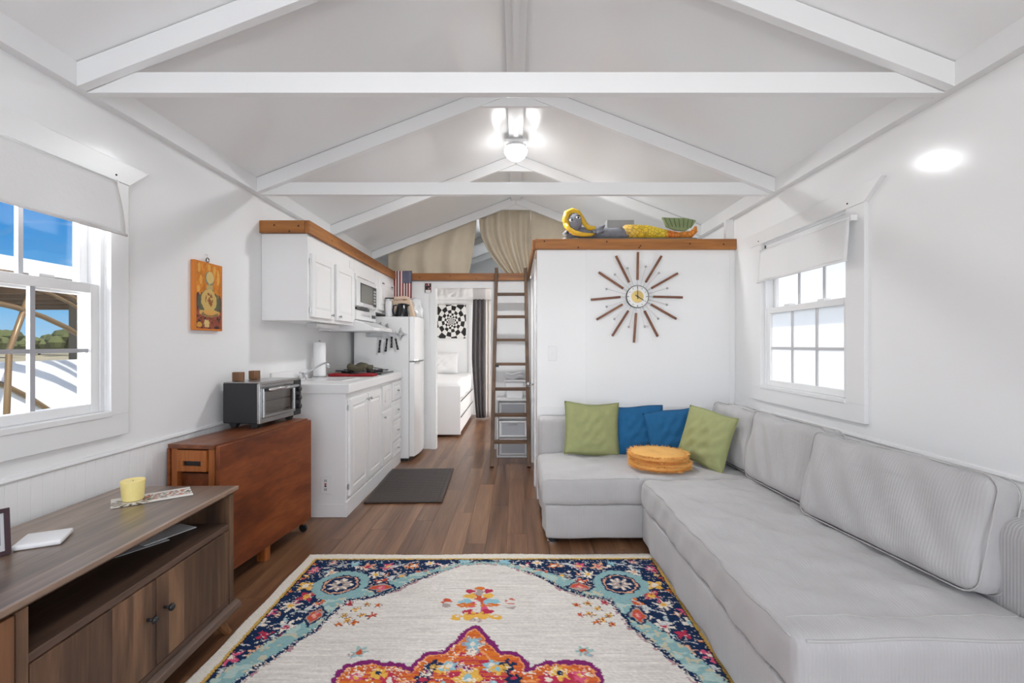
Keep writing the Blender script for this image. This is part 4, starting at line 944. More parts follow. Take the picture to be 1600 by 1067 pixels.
    out[mi & (md > .05) & (md < .058)] = np.array((224, 150, 96.))
    rs = np.random.RandomState(8); cp = 0
    for a, b, r, c1, c2 in ((0, .80, .052, np.array((150, 150, 160.)), sky), (0, .80, .036, sky, cream), (0, .845, .022, cream, taupe), (.135, .93, .040, navy, gold), (.075, .925, .034, sky, cream), (.10, .945, .03, yel, sky), (.0, .99, .055, yel, sky), (.16, .99, .035, navy, crim), (.33, .965, .035, yel, navy), (.28, 1.0, .04, crim, cream), (.40, .98, .03, pink, yel), (.1, 1.05, .05, sky, navy), (.25, 1.08, .06, navy, yel), (.38, 1.1, .05, yel, sky), (.0, 1.15, .07, navy, sky), (.15, 1.2, .06, yel, crim), (.3, 1.24, .07, sky, navy), (.43, 1.22, .05, pink, yel), (.0, 1.35, .09, sky, crim), (.2, 1.38, .06, navy, yel), (.4, 1.38, .06, yel, plum)):
        flower(a, b, r, c1, c2, 6, 1.0*cp, mi, .2); cp += 1
    fk = mi & (n4*.55+n2*.45 > .70); out[fk] = cream
    # fringe-less white border and gold line
    e = np.minimum(d_, Wd/2-np.abs(X)); e2 = e + (n4-.5)*.006
    out[e2 < .064] = gold; out[e2 < .050] = np.array((216, 211, 200.)); m_ = (e2 >= .064) & (e2 < .070); out[m_] = np.array((40, 40, 50.))
    out += ((n4-.5)*18)[..., None]
    rgb = np.clip(out, 0, 255)/255; lc = np.where(rgb <= .04045, rgb/12.92, ((rgb+.055)/1.055)**2.4)*GAIN
    zt = .011 + (n4-.5)*.0022 + (n1-.5)*.001 + np.where(e < .05, .0, 0)
    eX = X + np.where(np.abs(X) > Wd/2-.001, .003*np.sin(Dd*17), 0); eD = Dd - np.where(Dd < .001, .006*np.sin(X*7+1), 0)
    verts = np.stack([eX, -eD, zt], -1).reshape(-1, 3)
    nvx = nx+1; I = np.arange(nx)[None, :]+np.arange(ny)[:, None]*nvx
    faces = np.stack([I, I+nvx, I+nvx+1, I+1], -1).reshape(-1, 4)
    ring = np.concatenate([np.arange(nvx), np.arange(1, ny+1)*nvx+nx, (ny*nvx+np.arange(nx))[::-1], (np.arange(1, ny)*nvx)[::-1]])
    low = verts[ring].copy(); low[:, 2] = .0005; base = len(verts); k = len(ring)
    nxt = np.roll(np.arange(k), -1); sk = np.stack([ring, ring[nxt], base+nxt, base+np.arange(k)], -1)
    V_ = np.vstack([verts, low]); F_ = np.vstack([faces, sk])
    me = bpy.data.meshes.new('area_rug'); me.vertices.add(len(V_)); me.vertices.foreach_set('co', V_.astype(np.float32).ravel())
    me.loops.add(F_.size); me.loops.foreach_set('vertex_index', F_.astype(np.int32).ravel())
    me.polygons.add(len(F_)); me.polygons.foreach_set('loop_start', np.arange(0, F_.size, 4, dtype=np.int32)); me.update(calc_edges=True); me.validate()
    ca = me.color_attributes.new('Col', 'FLOAT_COLOR', 'POINT'); buf = np.ones((len(V_), 4), np.float32); buf[:base, :3] = np.clip(lc.reshape(-1, 3), 0, .92); buf[base:, :3] = .6; ca.data.foreach_set('color', buf.ravel())
    me.materials.append(vcol('woven_rug_pile', .95, spec=.1))
    o = bpy.data.objects.new('area_rug', me); C.objects.link(o); o.location = (cx, yfar, 0); o.rotation_euler = (0, 0, R(.3))
    return tag(o, 'ivory oriental rug with navy floral border and orange centre medallion', 'rug')
make_rug()

# ------------------------------------------------------------------ sectional sofa
SOFA = col(178, 176, 176)
CORD_X = cord('grey_corduroy_ribs_x', SOFA, .010, 'X', .20); CORD_Y = cord('grey_corduroy_ribs_y', SOFA, .010, 'Y', .20); CORD_S = cord('grey_corduroy_seat', SOFA, .010, 'X', .16, var=.06)
PIPE = plain('grey_piping', col(178, 176, 175), .9)
SEAT_Z = .405
t = thing('sectional_sofa', 'light grey corduroy corner sofa along the right wall', 'sofa', (1.0, 2.4, 0))
def wr(p, k=1.0):
    a = .005*math.sin(p.x*17+p.y*8)+.004*math.sin(p.y*31-p.x*11+2*math.sin(p.x*5))+.0035*math.sin(p.x*13+p.y*52)+.003*math.sin(p.x*47+p.y*23)
    return a*k
def seat_main(p):
    q = p.copy()
    ke = min(1, max(0, (p.x-.765)/.14))*min(1, max(0, (1.49-p.x)/.1))*min(1, max(0, (p.y-1.29)/.14))
    if p.z > .34: q.z += wr(p)*ke + .012*math.sin(PI*min(1, max(0, (p.x-.74)/.76)))*math.sin(PI*min(1, max(0, (p.y-1.28)/1.5)))
    if p.x < .78: q.x += .006*math.sin(p.y*11)+.004*math.sin(p.y*37+p.z*30)
    if p.y < 1.33: q.y += .006*math.sin(p.x*13)
    return q
MB().rbox(.745, 1.50, 1.27, 2.795, .235, SEAT_Z, .035, (26, 48, 5), seat_main).build('seat_cushion', CORD_S, t, smooth=True)
sm_ = t.children[-1]
kq = .035*(1-.7071)
def along(fn, pts, n=60):
    out = []
    for p, q in zip(pts[:-1], pts[1:]): out += [fn(Vector(p).lerp(Vector(q), k/n)) for k in range(n)]
    return out + [fn(Vector(pts[-1]))]
edge_z = SEAT_Z-kq
MB().tube(along(seat_main, [(.745+kq, 1.30, edge_z), (.745+kq, 2.76, edge_z)]), .0042, 6).build('piping', PIPE, sm_, smooth=True)
MB().tube(along(seat_main, [(.78, 1.27+kq, edge_z), (1.47, 1.27+kq, edge_z)]), .0042, 6).build('piping', PIPE, sm_, smooth=True)
MB().tube(along(seat_main, [(.78, 1.375, SEAT_Z), (1.47, 1.375, SEAT_Z)]), .0022, 6).build('seam', PIPE, sm_, smooth=True)
def seat_ch(p):
    q = p.copy()
    ke = min(1, max(0, (p.y-2.82)/.12))
    if p.z > .34: q.z += wr(p, .8)*ke + .008*math.sin(PI*min(1, max(0, (p.x-.16)/1.3)))
    if p.y < 2.87: q.y += .006*math.sin(p.x*12)+.003*math.sin(p.x*33)
    return q
MB().rbox(.155, 1.50, 2.80, 3.475, .235, SEAT_Z-.004, .035, (40, 20, 5), seat_ch).build('seat_cushion', CORD_X, t, smooth=True)
MB().tube(along(seat_ch, [(.185, 2.80+kq, edge_z-.004), (.74, 2.80+kq, edge_z-.004)]), .0042, 6).build('piping', PIPE, t.children[-1], smooth=True)
def skirt_fn(p):
    q = p.copy(); k = max(0, (.24-p.z)/.2)
    q.x += k*(.006*math.sin(p.y*14)+.004*math.sin(p.y*31)); q.y += k*(.006*math.sin(p.x*15)+.010*max(0, math.sin(p.x*9+1))); return q
MB().rbox(.752, 1.68, 1.285, 2.80, .03, .237, .015, (14, 30, 5), skirt_fn).build('skirt', CORD_Y, t, smooth=True)
MB().rbox(.175, 1.68, 2.815, 3.60, .035, .237, .015, (30, 14, 5), skirt_fn).build('skirt', CORD_X, t, smooth=True)
MB().rbox(.165, 1.50, 3.475, 3.632, .10, .655, .035, (20, 3, 8)).build('backrest', CORD_X, t, smooth=True)
MB().rbox(1.50, 1.690, 1.18, 3.632, .06, .665, .05, (4, 30, 8)).build('backrest', CORD_Y, t, smooth=True)
for x, y in ((.225, 2.87), (.225, 3.55), (.86, 1.36), (1.6, 1.36), (1.6, 3.55), (.85, 2.74)):
    lg = MB().lathe([(.026, .034), (.026, .010)], 18, Matrix.Translation((x, y, 0))).build('leg', BLACK, t); MB().lathe([(.030, 0), (.034, .003), (.034, .008), (.026, .011)], 20, Matrix.Translation((x, y, 0))).build('leg_ring', CHROME, lg)
# loose back cushions
def back_cushion(label, cx, cy, ln, h, th, rz, tilt, seed, mat):
    rs = random.Random(seed); p1 = rs.uniform(0, 6); p2 = rs.uniform(0, 6)
    def f(p):
        u = p.x/(ln/2); v = (p.z-h/2)/(h/2); q = p.copy()
        bulge = .028*max(0, 1-u*u)**.6*max(0, 1-v*v)**.6
        q.y += bulge*(1 if p.y > 0 else -1) if abs(p.y) > th*.3 else 0
        q.z += .010*math.sin(u*4+p1)*(.5+.5*v) - .012*(1-u*u)*(v > .5); q.x += .006*math.sin(v*5+p2)
        q.y += .004*math.sin(u*13+v*5+p1)
        return q
    o = MB().rbox(-ln/2, ln/2, -th/2, th/2, 0, h, .045, (34, 4, 20), f).build('back_cushion', mat, smooth=True)
    o.location = (cx, cy, SEAT_Z+.012); o.rotation_euler = Matrix.Rotation(R(rz), 4, 'Z').to_3x3().__matmul__(Matrix.Rotation(R(tilt), 3, 'X')).to_euler()
    def ringpts(y):
        pts = []; r_ = .05
        for cxx, czz, a0 in ((ln/2-r_, h-r_, 0), (-ln/2+r_, h-r_, 90), (-ln/2+r_, r_, 180), (ln/2-r_, r_, 270)):
            for k in range(6):
                a = R(a0+18*k); pts.append(f(Vector((cxx+(r_+.001)*math.cos(a), y, czz+(r_+.001)*math.sin(a)))))
        return pts
    for y in (-th/2+.018, th/2-.018): MB().tube(ringpts(y), .0030, 6, closed=True).build('piping', PIPE, o, smooth=True, local=True)
    return tag(o, label, 'cushion', 'loose sofa back cushions')
back_cushion('large grey corduroy back cushion nearest the camera', 1.405, 1.825, .76, .385, .125, -83, -14, 1, CORD_X)
back_cushion('grey corduroy back cushion in the middle, under the right window', 1.415, 2.505, .62, .385, .120, -87, -12, 2, CORD_X)
back_cushion('grey corduroy back cushion in the sofa corner behind the green pillow', 1.425, 3.11, .56, .385, .115, -88, -9, 3, CORD_X)

# scatter pillows
def pillow(name, label, cat, mat, w, h, th, loc, rz, tilt, roll, seed, group=None):
    rs = random.Random(seed); ph = [rs.uniform(0, 6) for _ in range(6)]; n = 26; mb = MB()
    def pt(u, v, s):
        k = max(0, 1-abs(u)**2.6)*max(0, 1-abs(v)**2.6)
        x = w/2*u*(1-.055*(1-v*v)); z = h/2*v*(1-.055*(1-u*u))
        y = s*th/2*k**.55 + .005*math.sin(u*8+ph[0]+v*5)*k + .008*math.sin(v*13+ph[1]-u*6+math.sin(u*4))*k*(.5-.5*v) + .004*math.sin(u*15-v*11+ph[3])*k
        return (x, y, z+.006*math.sin(u*3+ph[2]))
    for s in (-1, 1): mb.sheet(n, n, lambda a, b: pt(2*a-1, 2*b-1, s))
    me_ = mb.build(name, mat, smooth=True, recalc=False)
    bm = bmesh.new(); bm.from_mesh(me_.data); bmesh.ops.remove_doubles(bm, verts=bm.verts, dist=1e-4); bmesh.ops.recalc_face_normals(bm, faces=bm.faces); bm.to_mesh(me_.data); bm.free()
    for p in me_.data.polygons: p.use_smooth = True
    me_.location = loc; me_.rotation_euler = (Matrix.Rotation(R(rz), 3, 'Z') @ Matrix.Rotation(R(tilt), 3, 'X') @ Matrix.Rotation(R(roll), 3, 'Y')).to_euler()
    edge = [pt(a, -1, 0) for a in np.linspace(-1, 1, 14)[:-1]] + [pt(1, a, 0) for a in np.linspace(-1, 1, 14)[:-1]] + [pt(a, 1, 0) for a in np.linspace(1, -1, 14)[:-1]] + [pt(-1, a, 0) for a in np.linspace(1, -1, 14)[:-1]]
    MB().tube(edge, .0022, 5, closed=True).build('seam', mat, me_, smooth=True, local=True)
    return tag(me_, label, cat, group)
GRN = plain('olive_green_linen', col(150, 154, 106), .9, bump=.25, bscale=220, var=.04, vscale=30); BLU = plain('teal_blue_linen', col(22, 90, 136), .9, bump=.25, bscale=220, var=.08, vscale=40)
pillow('throw_pillow', 'olive green square pillow at the left end of the sofa', 'pillow', GRN, .395, .375, .11, (.545, 3.385, .592), 0, -12, 2, 1, 'throw pillows')
pillow('throw_pillow', 'blue square pillow next to the left green pillow', 'pillow', BLU, .36, .35, .10, (.893, 3.40, .582), -4, -13, -2, 2, 'throw pillows')
pillow('throw_pillow', 'blue square pillow tucked between the other blue and the corner green pillow', 'pillow', BLU, .35, .34, .09, (1.10, 3.315, .570), -6, -15, -8, 3, 'throw pillows')
pillow('throw_pillow', 'olive green square pillow leaning in the sofa corner', 'pillow', GRN, .37, .365, .11, (1.235, 3.06, .592), -58, -16, 7, 4, 'throw pillows')
ORC = plain('marigold_cotton', col(226, 172, 98), .95, bump=.3, bscale=90, var=.06, vscale=25); ORD = plain('marigold_fringe_thread', col(222, 166, 92), .95, var=.15, vscale=60)
for k, (z, rad, lab) in enumerate(((SEAT_Z+.012, .186, 'lower round marigold cushion with frayed fringe on the sofa'), (SEAT_Z+.062, .180, 'upper round marigold cushion with frayed fringe and tufted centre'))):
    cx, cy = (.925, 3.03) if k == 0 else (.918, 3.045)
    t = thing('round_cushion', lab, 'cushion', (cx, cy, z), 0, 'round fringed cushions')
    mb = MB(); n = 40; prof = [(.001, .002), (rad*.6, .0), (rad*.92, .006), (rad, .022), (rad*.94, .040), (rad*.6, .049), (rad*.2, .046), (rad*.07, .036), (.001, .034)]
    mb.lathe(prof, n, cap=False); o = mb.build('cushion_body', ORC, t, smooth=True, local=True)
    fr = MB(); rs = random.Random(k)
    for i in range(1100):
        a = rs.uniform(0, 2*PI); zz = .036 if i % 2 else .010; L_ = rs.uniform(.014, .034); r0 = rad*(.955 if i % 2 else .95)
        p0 = Vector((r0*math.cos(a), r0*math.sin(a), zz)); a2 = a+rs.uniform(-.06, .06); p1 = Vector(((r0+L_)*math.cos(a2), (r0+L_)*math.sin(a2), zz+rs.uniform(-.014, .014)))
        sdv = Vector((-math.sin(a), math.cos(a), 0))*.0032; up_ = Vector((0, 0, .003))
        fr.add([tuple(p0-sdv), tuple(p0+sdv), tuple(p1), tuple(p0+up_)], [(0, 1, 2), (1, 3, 2), (3, 0, 2)])
    fo = fr.build('fringe', ORD, t, local=True, recalc=False); fo['kind'] = 'stuff'

# ------------------------------------------------------------------ sunburst clock
t = thing('sunburst_clock', 'wooden sunburst wall clock with gold centre on the white wall', 'clock', (.94, Y_CLOCK-.02, 1.57))
cxk, czk = .938, 1.568; S_ = 3.635/735/6.28; yk = Y_CLOCK-.018
RAY = wood('clock_walnut', [col(96, 56, 38), col(120, 76, 54), col(140, 96, 70)], axis='z', scale=30, rough=.5)
P2 = lambda x, y: (cxk+(x-595)*S_, czk-(y-530)*S_)
for a, b, c, d in ((601, 92, 597, 365), (385, 130, 515, 390), (215, 290, 457, 450), (140, 560, 430, 533), (195, 755, 450, 605), (350, 915, 507, 667), (562, 980, 583, 690), (795, 920, 665, 668), (978, 748, 727, 605), (1040, 537, 750, 530), (992, 300, 732, 448), (833, 130, 677, 388)):
    p, q = Vector(P2(a, b)), Vector(P2(c, d)); v = (p-q); L_ = v.length; M = Matrix.Translation((q.x, yk, q.y)) @ Matrix.Rotation(math.atan2(v.x, v.y), 4, 'Y')
    r_ = BX(-.0085, .0085, -.006, .006, 0, L_).build('ray', RAY, t, bevel=.001); r_.matrix_basis = M
    ctr = Vector((cxk, czk)); dv_ = (q-ctr).normalized(); e0 = ctr+dv_*.083
    MB().tube([(e0.x, yk, e0.y), (q.x, yk, q.y)], .0016, 5).build('rod', STEEL, t)
for a, b in ((500, 250), (678, 235), (807, 298), (890, 447), (885, 608), (800, 745), (668, 824), (512, 826), (370, 748), (295, 627), (293, 455), (375, 313)):
    p = Vector(P2(a, b)); ctr = Vector((cxk, czk)); e0 = ctr+(p-ctr).normalized()*.083
    w_ = MB().tube([(e0.x, yk, e0.y), (p.x, yk, p.y)], .0012, 5).build('wire', STEEL, t); MB().ball((p.x, yk, p.y), .009, n=10).build('ball', STEEL, w_, smooth=True)
RX = Matrix.Translation((cxk, yk, czk)) @ Matrix.Rotation(R(90), 4, 'X')
MB().lathe([(.001, -.012), (.084, -.012), (.084, .006), (.001, .006)], 40, RX).build('dial', plain('dial_white', (.86, .86, .84), .4), t)
MB().lathe([(.083, -.013), (.087, -.013), (.087, .010), (.083, .010)], 40, RX, cap=False).build('bezel', DARKM, t)
MB().lathe([(.001, .006), (.047, .006), (.046, .009), (.001, .010)], 36, RX).build('gold_disc', plain('brass', (.62, .46, .18), .35, metal=.85), t)
for k in range(12):
    L_ = .014 if k % 3 == 0 else .006; a = k*PI/6
    tk = BX(-.0022, .0022, -.001, .001, .066, .066+L_).build('hour_mark', BLACK, t); tk.matrix_basis = Matrix.Translation((cxk, yk-.0075, czk)) @ Matrix.Rotation(a, 4, 'Y')
for a, L_, w in ((0, .072, .0028), (R(122), .055, .004)):
    tk = MB().prism([(-w, -.02), (w, -.02), (w*.5, L_), (-w*.5, L_)], 'y', -.001, .001).build('hand', BLACK, t); tk.matrix_basis = Matrix.Translation((cxk, yk-.0125, czk)) @ Matrix.Rotation(a, 4, 'Y')
MB().lathe([(.006, .010), (.006, .015), (.001, .016)], 12, RX).build('hand_cap', DARKM, t)
BX(cxk-.06, cxk+.06, Y_CLOCK-.008, Y_CLOCK-.0005, czk-.06, czk+.06).build('movement_box', BLACK, t)
t = thing('light_switch', 'white light switch on the clock wall near the ladder', 'switch', (.282, Y_CLOCK-.004, 1.13))
BX(.247, .317, Y_CLOCK-.007, Y_CLOCK-.0005, 1.072, 1.188).build('plate', WHITE, t, bevel=.003); BX(.276, .288, Y_CLOCK-.016, Y_CLOCK-.007, 1.12, 1.142).build('toggle', WHITE, t, bevel=.002)

# ------------------------------------------------------------------ ladder
LAD = wood('dark_ladder_wood', [col(62, 42, 28), col(92, 66, 46), col(112, 84, 62)], axis='z', scale=11, rough=.55, stretch=.12)
t = thing('loft_ladder', 'dark wooden ladder leaning against the loft edge', 'ladder', (-.05, 4.6, 0))
A0, A1 = Vector((-.235, 4.60, 0)), Vector((-.218, 5.315, 2.05)); B0_, B1_ = Vector((.128, 4.60, 0)), Vector((.110, 5.315, 2.05))
def beam(p, q, w, d_):
    v = (q-p).normalized(); sx = Vector((1, 0, 0)); n_ = v.cross(sx).normalized(); sx = n_.cross(v).normalized()
    vs = [];
    for e_ in (p, q):
        for a, b in ((-1, -1), (1, -1), (1, 1), (-1, 1)): vs.append(tuple(e_+sx*a*w/2+n_*b*d_/2))
    return MB().add(vs, [(0, 1, 2, 3), (7, 6, 5, 4), (0, 4, 5, 1), (1, 5, 6, 2), (2, 6, 7, 3), (3, 7, 4, 0)])
beam(A0, A1, .036, .072).build('rail', LAD, t, bevel=.003); beam(B0_, B1_, .036, .072).build('rail', LAD, t, bevel=.003)
RUNG = wood('dark_rung_wood', [col(62, 42, 28), col(92, 66, 46), col(112, 84, 62)], axis='x', scale=11, rough=.55, stretch=.12)
for k in range(7):
    f = .113+k*.1238; p = A0.lerp(A1, f); q_ = B0_.lerp(B1_, f)
    MB().box(p.x+.016, q_.x-.016, p.y-.042, p.y+.042, p.z-.014, p.z+.014).build('rung', RUNG, t, bevel=.002)
p = A0.lerp(A1, .47); BX(p.x+.012, p.x+.05, p.y-.044, p.y-.038, p.z+.0, p.z+.028).build('black_tag', BLACK, t)

# ------------------------------------------------------------------ storage drawers behind the ladder
PLW = plain('milky_white_plastic', (.80, .80, .81), .35); PLT = plain('hazy_clear_plastic', col(176, 180, 186), .25)
t = thing('storage_drawers', 'white three-drawer plastic tower behind the ladder', 'drawer tower', (-.02, 5.1, 0))
MB().box(-.205, -.185, 4.98, 5.30, .02, .60).box(.130, .150, 4.98, 5.30, .02, .60).box(-.205, .150, 4.98, 5.30, .0, .025).box(-.205, .150, 4.98, 5.30, .595, .62).box(-.185, .13, 5.28, 5.30, .025, .595).box(-.185, .13, 4.985, 5.28, .205, .215).box(-.185, .13, 4.985, 5.28, .40, .41).build('frame', PLW, t, bevel=.006)
for z in (.03, .22, .415):
    d = MB().box(-.178, -.150, 4.972, 4.982, z, z+.172).box(.095, .123, 4.972, 4.982, z, z+.172).box(-.150, .095, 4.972, 4.982, z, z+.018).box(-.150, .095, 4.972, 4.982, z+.150, z+.172).build('drawer', PLW, t, bevel=.004)
    BX(-.150, .095, 4.976, 4.981, z+.018, z+.150).build('window', PLT, d); MB().box(-.07, .02, 4.955, 4.972, z+.152, z+.166).build('pull', PLW, d, bevel=.004)
t = thing('lidded_bin', 'white plastic tub with lid on the drawer tower', 'bin', (-.03, 5.12, .62))
MB().prism([(-.10, .6205), (.07, .6205), (.09, .80), (-.12, .80)], 'y', 5.03, 5.22).build('tub', PLW, t, bevel=.012); MB().box(-.135, .105, 5.015, 5.235, .80, .825).build('lid', PLW, t, bevel=.006)
MB().rbox(-.12, .095, 5.03, 5.22, .826, .885, .03, (8, 6, 2), lambda p: p+Vector((0, 0, .01*math.sin(p.x*40)))).build('bag_on_lid', plain('white_film_bag', (.8, .8, .82), .4), t, smooth=True)
o = MB().lathe([(.001, 0), (.016, 0), (.016, .30), (.007, .34), (.007, .36), (.001, .36)], 14, Matrix.Translation((.128, 5.20, .6205))).build('green_tube', plain('dark_green_plastic', col(20, 84, 62), .4), smooth=True); tag(o, 'slim dark green bottle on the drawer tower beside the tub', 'bottle')

# ------------------------------------------------------------------ bedroom beyond the doorway
BEDW = plain('bed_white_lacquer', (.84, .84, .84), .4); LIN = plain('white_linen', (.86, .86, .86), .9, bump=.2, bscale=25)
t = thing('day_bed', 'white storage bed with two drawers in the bedroom', 'bed', (-1.2, 6.9, 0))
BX(-1.68, -.715, 6.08, 6.11, .03, .665).build('footboard', BEDW, t, bevel=.008)
MB().box(-1.68, -.74, 6.11, 7.90, .05, .47).build('bed_base', BEDW, t, bevel=.004)
for z0, z1 in ((.05, .26), (.275, .47)):
    for a, b in ((6.125, 7.0), (7.01, 7.89)):
        d = BX(-.74, -.722, a, b, z0, z1).build('drawer', BEDW, t, bevel=.003); BX(-.7215, -.717, a+.03, b-.03, z1-.022, z1-.004).build('grip_slot', DARKM, d)
MB().rbox(-1.67, -.70, 6.115, 7.93, .472, .72, .07, (18, 30, 5), lambda p: p+Vector((.012*math.sin(p.y*9)*(p.x > -.8), 0, .010*math.sin(p.x*8+p.y*5)*(p.z > .6)))).build('mattress_cover', LIN, t, smooth=True)
pillow('bed_pillow', 'white pillow leaning at the head of the bed', 'pillow', LIN, .50, .36, .15, (-1.20, 7.80, .89), 0, -14, 0, 9)
def opart(X, Z):
    x, z = (X-.5)*2, (Z-.5)*2; r_ = np.hypot(x, z)+1e-6; th = np.arctan2(z, x); a = np.floor(th/(2*PI)*16); lr = np.floor(np.log(r_*14+.4)*3.1); rr = np.floor(lr+.0)
    ph = np.sin(th*8)*.0; b = ((a+rr) % 2) > .5; b &= True; out = np.where(b[..., None], np.array((232, 230, 226.)), np.array((38, 36, 36.)));  return out
t = thing('wall_art', 'black and white concentric checker picture on the bedroom wall', 'picture', (-1.095, 8.0, 1.30))
BX(-1.345, -.845, 7.985, 8.018, 1.30, 1.885).build('canvas', plain('canvas_edge', (.7, .7, .7), .7), t); painted('print', .496, .58, 130, 150, opart, Matrix.Translation((-1.095, 7.984, 1.5925)), PRINT, t)
CURT = plain('grey_curtain', col(84, 80, 82), .9, bump=.1, bscale=60); SHEER = plain('sheer_curtain', col(208, 204, 200), .9)
def drape(nm, mat, parent, x0, x1, y, zt, zb, amp, nw, lean=None):
    def f(u, v):
        xl = x0+(lean(v) if lean else 0)
        return (xl+(x1-xl)*u, y+amp*math.sin(u*nw*2*PI)*(.6+.4*v), zt+(zb-zt)*v)
    return MB().sheet(64, 20, f).build(nm, mat, parent, smooth=True, solid=.004)
t = thing('bedroom_curtain', 'dark grey curtain hanging in the bedroom beside a pale sheer', 'curtain', (-.55, 7.55, 0))
MB().tube([(-.80, 7.55, 1.93), (.3, 7.55, 1.93)], .009, 8).build('curtain_rod', WHITE, t, smooth=True)
drape('grey_panel', CURT, t, -.705, -.50, 7.55, 1.925, .02, .020, 3, lambda v: .02+.10*max(0, v-.5)-.02*math.sin(v*PI)); drape('sheer_panel', SHEER, t, -.52, -.36, 7.58, 1.925, .03, .016, 3)
t = thing('bedroom_shelf', 'white shelf board across the top of the bedroom wall', 'shelf', (-1.0, 7.8, 1.95)); 
BX(-HW+.002, .2, 7.66, Y_BACK-.001, 1.872, 1.924).build('shelf_board', TRIM, t)

# ------------------------------------------------------------------ loft curtains
BEI = plain('beige_canvas', col(202, 190, 170), .95, bump=.12, bscale=50, var=.05, vscale=6); BEI2 = plain('beige_canvas_folded', col(196, 184, 164), .95, bump=.12, bscale=50, var=.05, vscale=6)
def loft(label, mat, xl, xr, nw, amp, y, low):
    def f(u, v):
        a, b = xl(v), xr(v); x = a+(b-a)*u; top = roof_z(x)-.06 - low(u)
        return (x, y+amp*math.sin(u*nw*2*PI+1.2*math.sin(v*3))*(.4+.6*math.sin(min(1, v+.2)*PI*.6)), top+(2.014-top)*v)
    o = MB().sheet(70, 26, f).build('loft_curtain', mat, smooth=True, solid=.004); return tag(o, label, 'curtain', 'canvas curtains of the loft')
loft('beige canvas curtain drawn across the left half of the loft', BEI, lambda v: -1.50+.10*v*v*0, lambda v: -.46-.09*v**1.5, 3.4, .030, 5.50, lambda u: .0)
loft('beige canvas curtain gathered at the middle of the loft beside the ladder', BEI2, lambda v: -.43+.32*v**2.2, lambda v: .17, 4.5, .03, 5.50, lambda u: .0)
loft('beige canvas curtain at the right of the loft behind the figurine', BEI, lambda v: .175, lambda v: .62, 2.0, .02, 5.50, lambda u: .0)

# ------------------------------------------------------------------ mermaid figurine on the loft edge
GZ = 1.9605; MY = Y_CLOCK+.10; LOS = 2.041   # loft floor, depth of the figure, height at which it clears the edge board
mx = lambda c: (860+c/6.4-806)*3.75/735; mz = lambda c: LOS+(352-c)/6.4*3.75/735
SKIN = plain('slate_grey_paint', col(126, 128, 136), .6, var=.15, vscale=30); HAIR = plain('yellow_hair_paint', col(208, 166, 40), .55, bump=.5, bscale=60, var=.15, vscale=20)
t = thing('mermaid_figurine', 'reclining painted mermaid sculpture with yellow hair on the loft edge', 'sculpture', (mx(800), MY, GZ))
S1 = 3.75/735/6.4
MB().rbox(mx(110), mx(1460), MY-.045, MY+.06, GZ, LOS+.004, .02, (20, 3, 3)).build('base', plain('grey_base_paint', col(120, 118, 112), .7, bump=.3, bscale=30), t, smooth=True)
MB().tube([(mx(150), MY+.02, mz(318)), (mx(260), MY, mz(292)), (mx(400), MY, mz(288)), (mx(520), MY, mz(295)), (mx(640), MY, mz(298)), (mx(770), MY, mz(293))], [35*S1, 46*S1, 58*S1, 56*S1, 54*S1, 62*S1], 18).build('torso', SKIN, t, smooth=True)
# head
MB().ball((mx(238), MY-.035, mz(196)), 76*S1, 66*S1, 92*S1, 22, None).build('head', SKIN, t, smooth=True)
hd = t.children[-1]
MB().tube([(mx(285), MY-.01, mz(260)), (mx(320), MY, mz(300))], [36*S1, 42*S1], 12).build('neck', SKIN, t, smooth=True)
fy = MY-.035-66*S1
MB().prism([(mx(238), mz(188)), (mx(262), mz(218)), (mx(228), mz(222))], 'y', fy-.006, fy+.012).build('nose', SKIN, hd, bevel=.002)
EYW = plain('eye_white_paint', (.8, .8, .78), .4); LIPS = plain('lip_paint', col(134, 122, 132), .5); DKP = plain('dark_line_paint', col(34, 36, 48), .6)
for ex, ez in ((200, 192), (262, 168)):
    e_ = MB().ball((mx(ex), fy+.010, mz(ez)), 24*S1, .010, 15*S1, 12).build('eye', EYW, hd, smooth=True); MB().ball((mx(ex+2), fy+.001, mz(ez)), 11*S1, .004, 12*S1, 10).build('pupil', DKP, e_)
    MB().tube([(mx(ex-24), fy+.012, mz(ez-10)), (mx(ex), fy+.006, mz(ez-26)), (mx(ex+24), fy+.014, mz(ez-20))], .0035, 6).build('eyebrow', DKP, hd)
MB().ball((mx(256), fy+.008, mz(240)), 20*S1, .006, 8*S1, 12).build('mouth', LIPS, hd, smooth=True)
# hair: cap and long locks
MB().tube([(mx(168), MY-.05, mz(240)), (mx(140), MY-.045, mz(180)), (mx(160), MY-.04, mz(112)), (mx(215), MY-.035, mz(85)), (mx(268), MY-.04, mz(104)), (mx(306), MY-.045, mz(160)), (mx(335), MY-.055, mz(220)), (mx(372), MY-.06, mz(262)), (mx(440), MY-.06, mz(268)), (mx(510), MY-.05, mz(262))], [26*S1, 30*S1, 34*S1, 30*S1, 28*S1, 24*S1, 24*S1, 24*S1, 20*S1, 9*S1], 12).build('hair_lock', HAIR, t, smooth=True)
MB().ball((mx(222), MY+.015, mz(182)), 96*S1, 70*S1, 98*S1, 18).build('hair_cap', HAIR, t, smooth=True)
MB().tube([(mx(150), MY-.05, mz(215)), (mx(170), MY-.065, mz(270)), (mx(225), MY-.075, mz(312)), (mx(300), MY-.08, mz(332)), (mx(390), MY-.075, mz(334)), (mx(430), MY-.07, mz(318))], [22*S1, 24*S1, 25*S1, 22*S1, 17*S1, 8*S1], 12).build('hair_lock', HAIR, t, smooth=True)
MB().tube([(mx(160), MY-.03, mz(330)), (mx(140), MY-.03, mz(310)), (mx(170), MY-.02, mz(280))], [20*S1, 22*S1, 20*S1], 10).build('arm', SKIN, t, smooth=True)
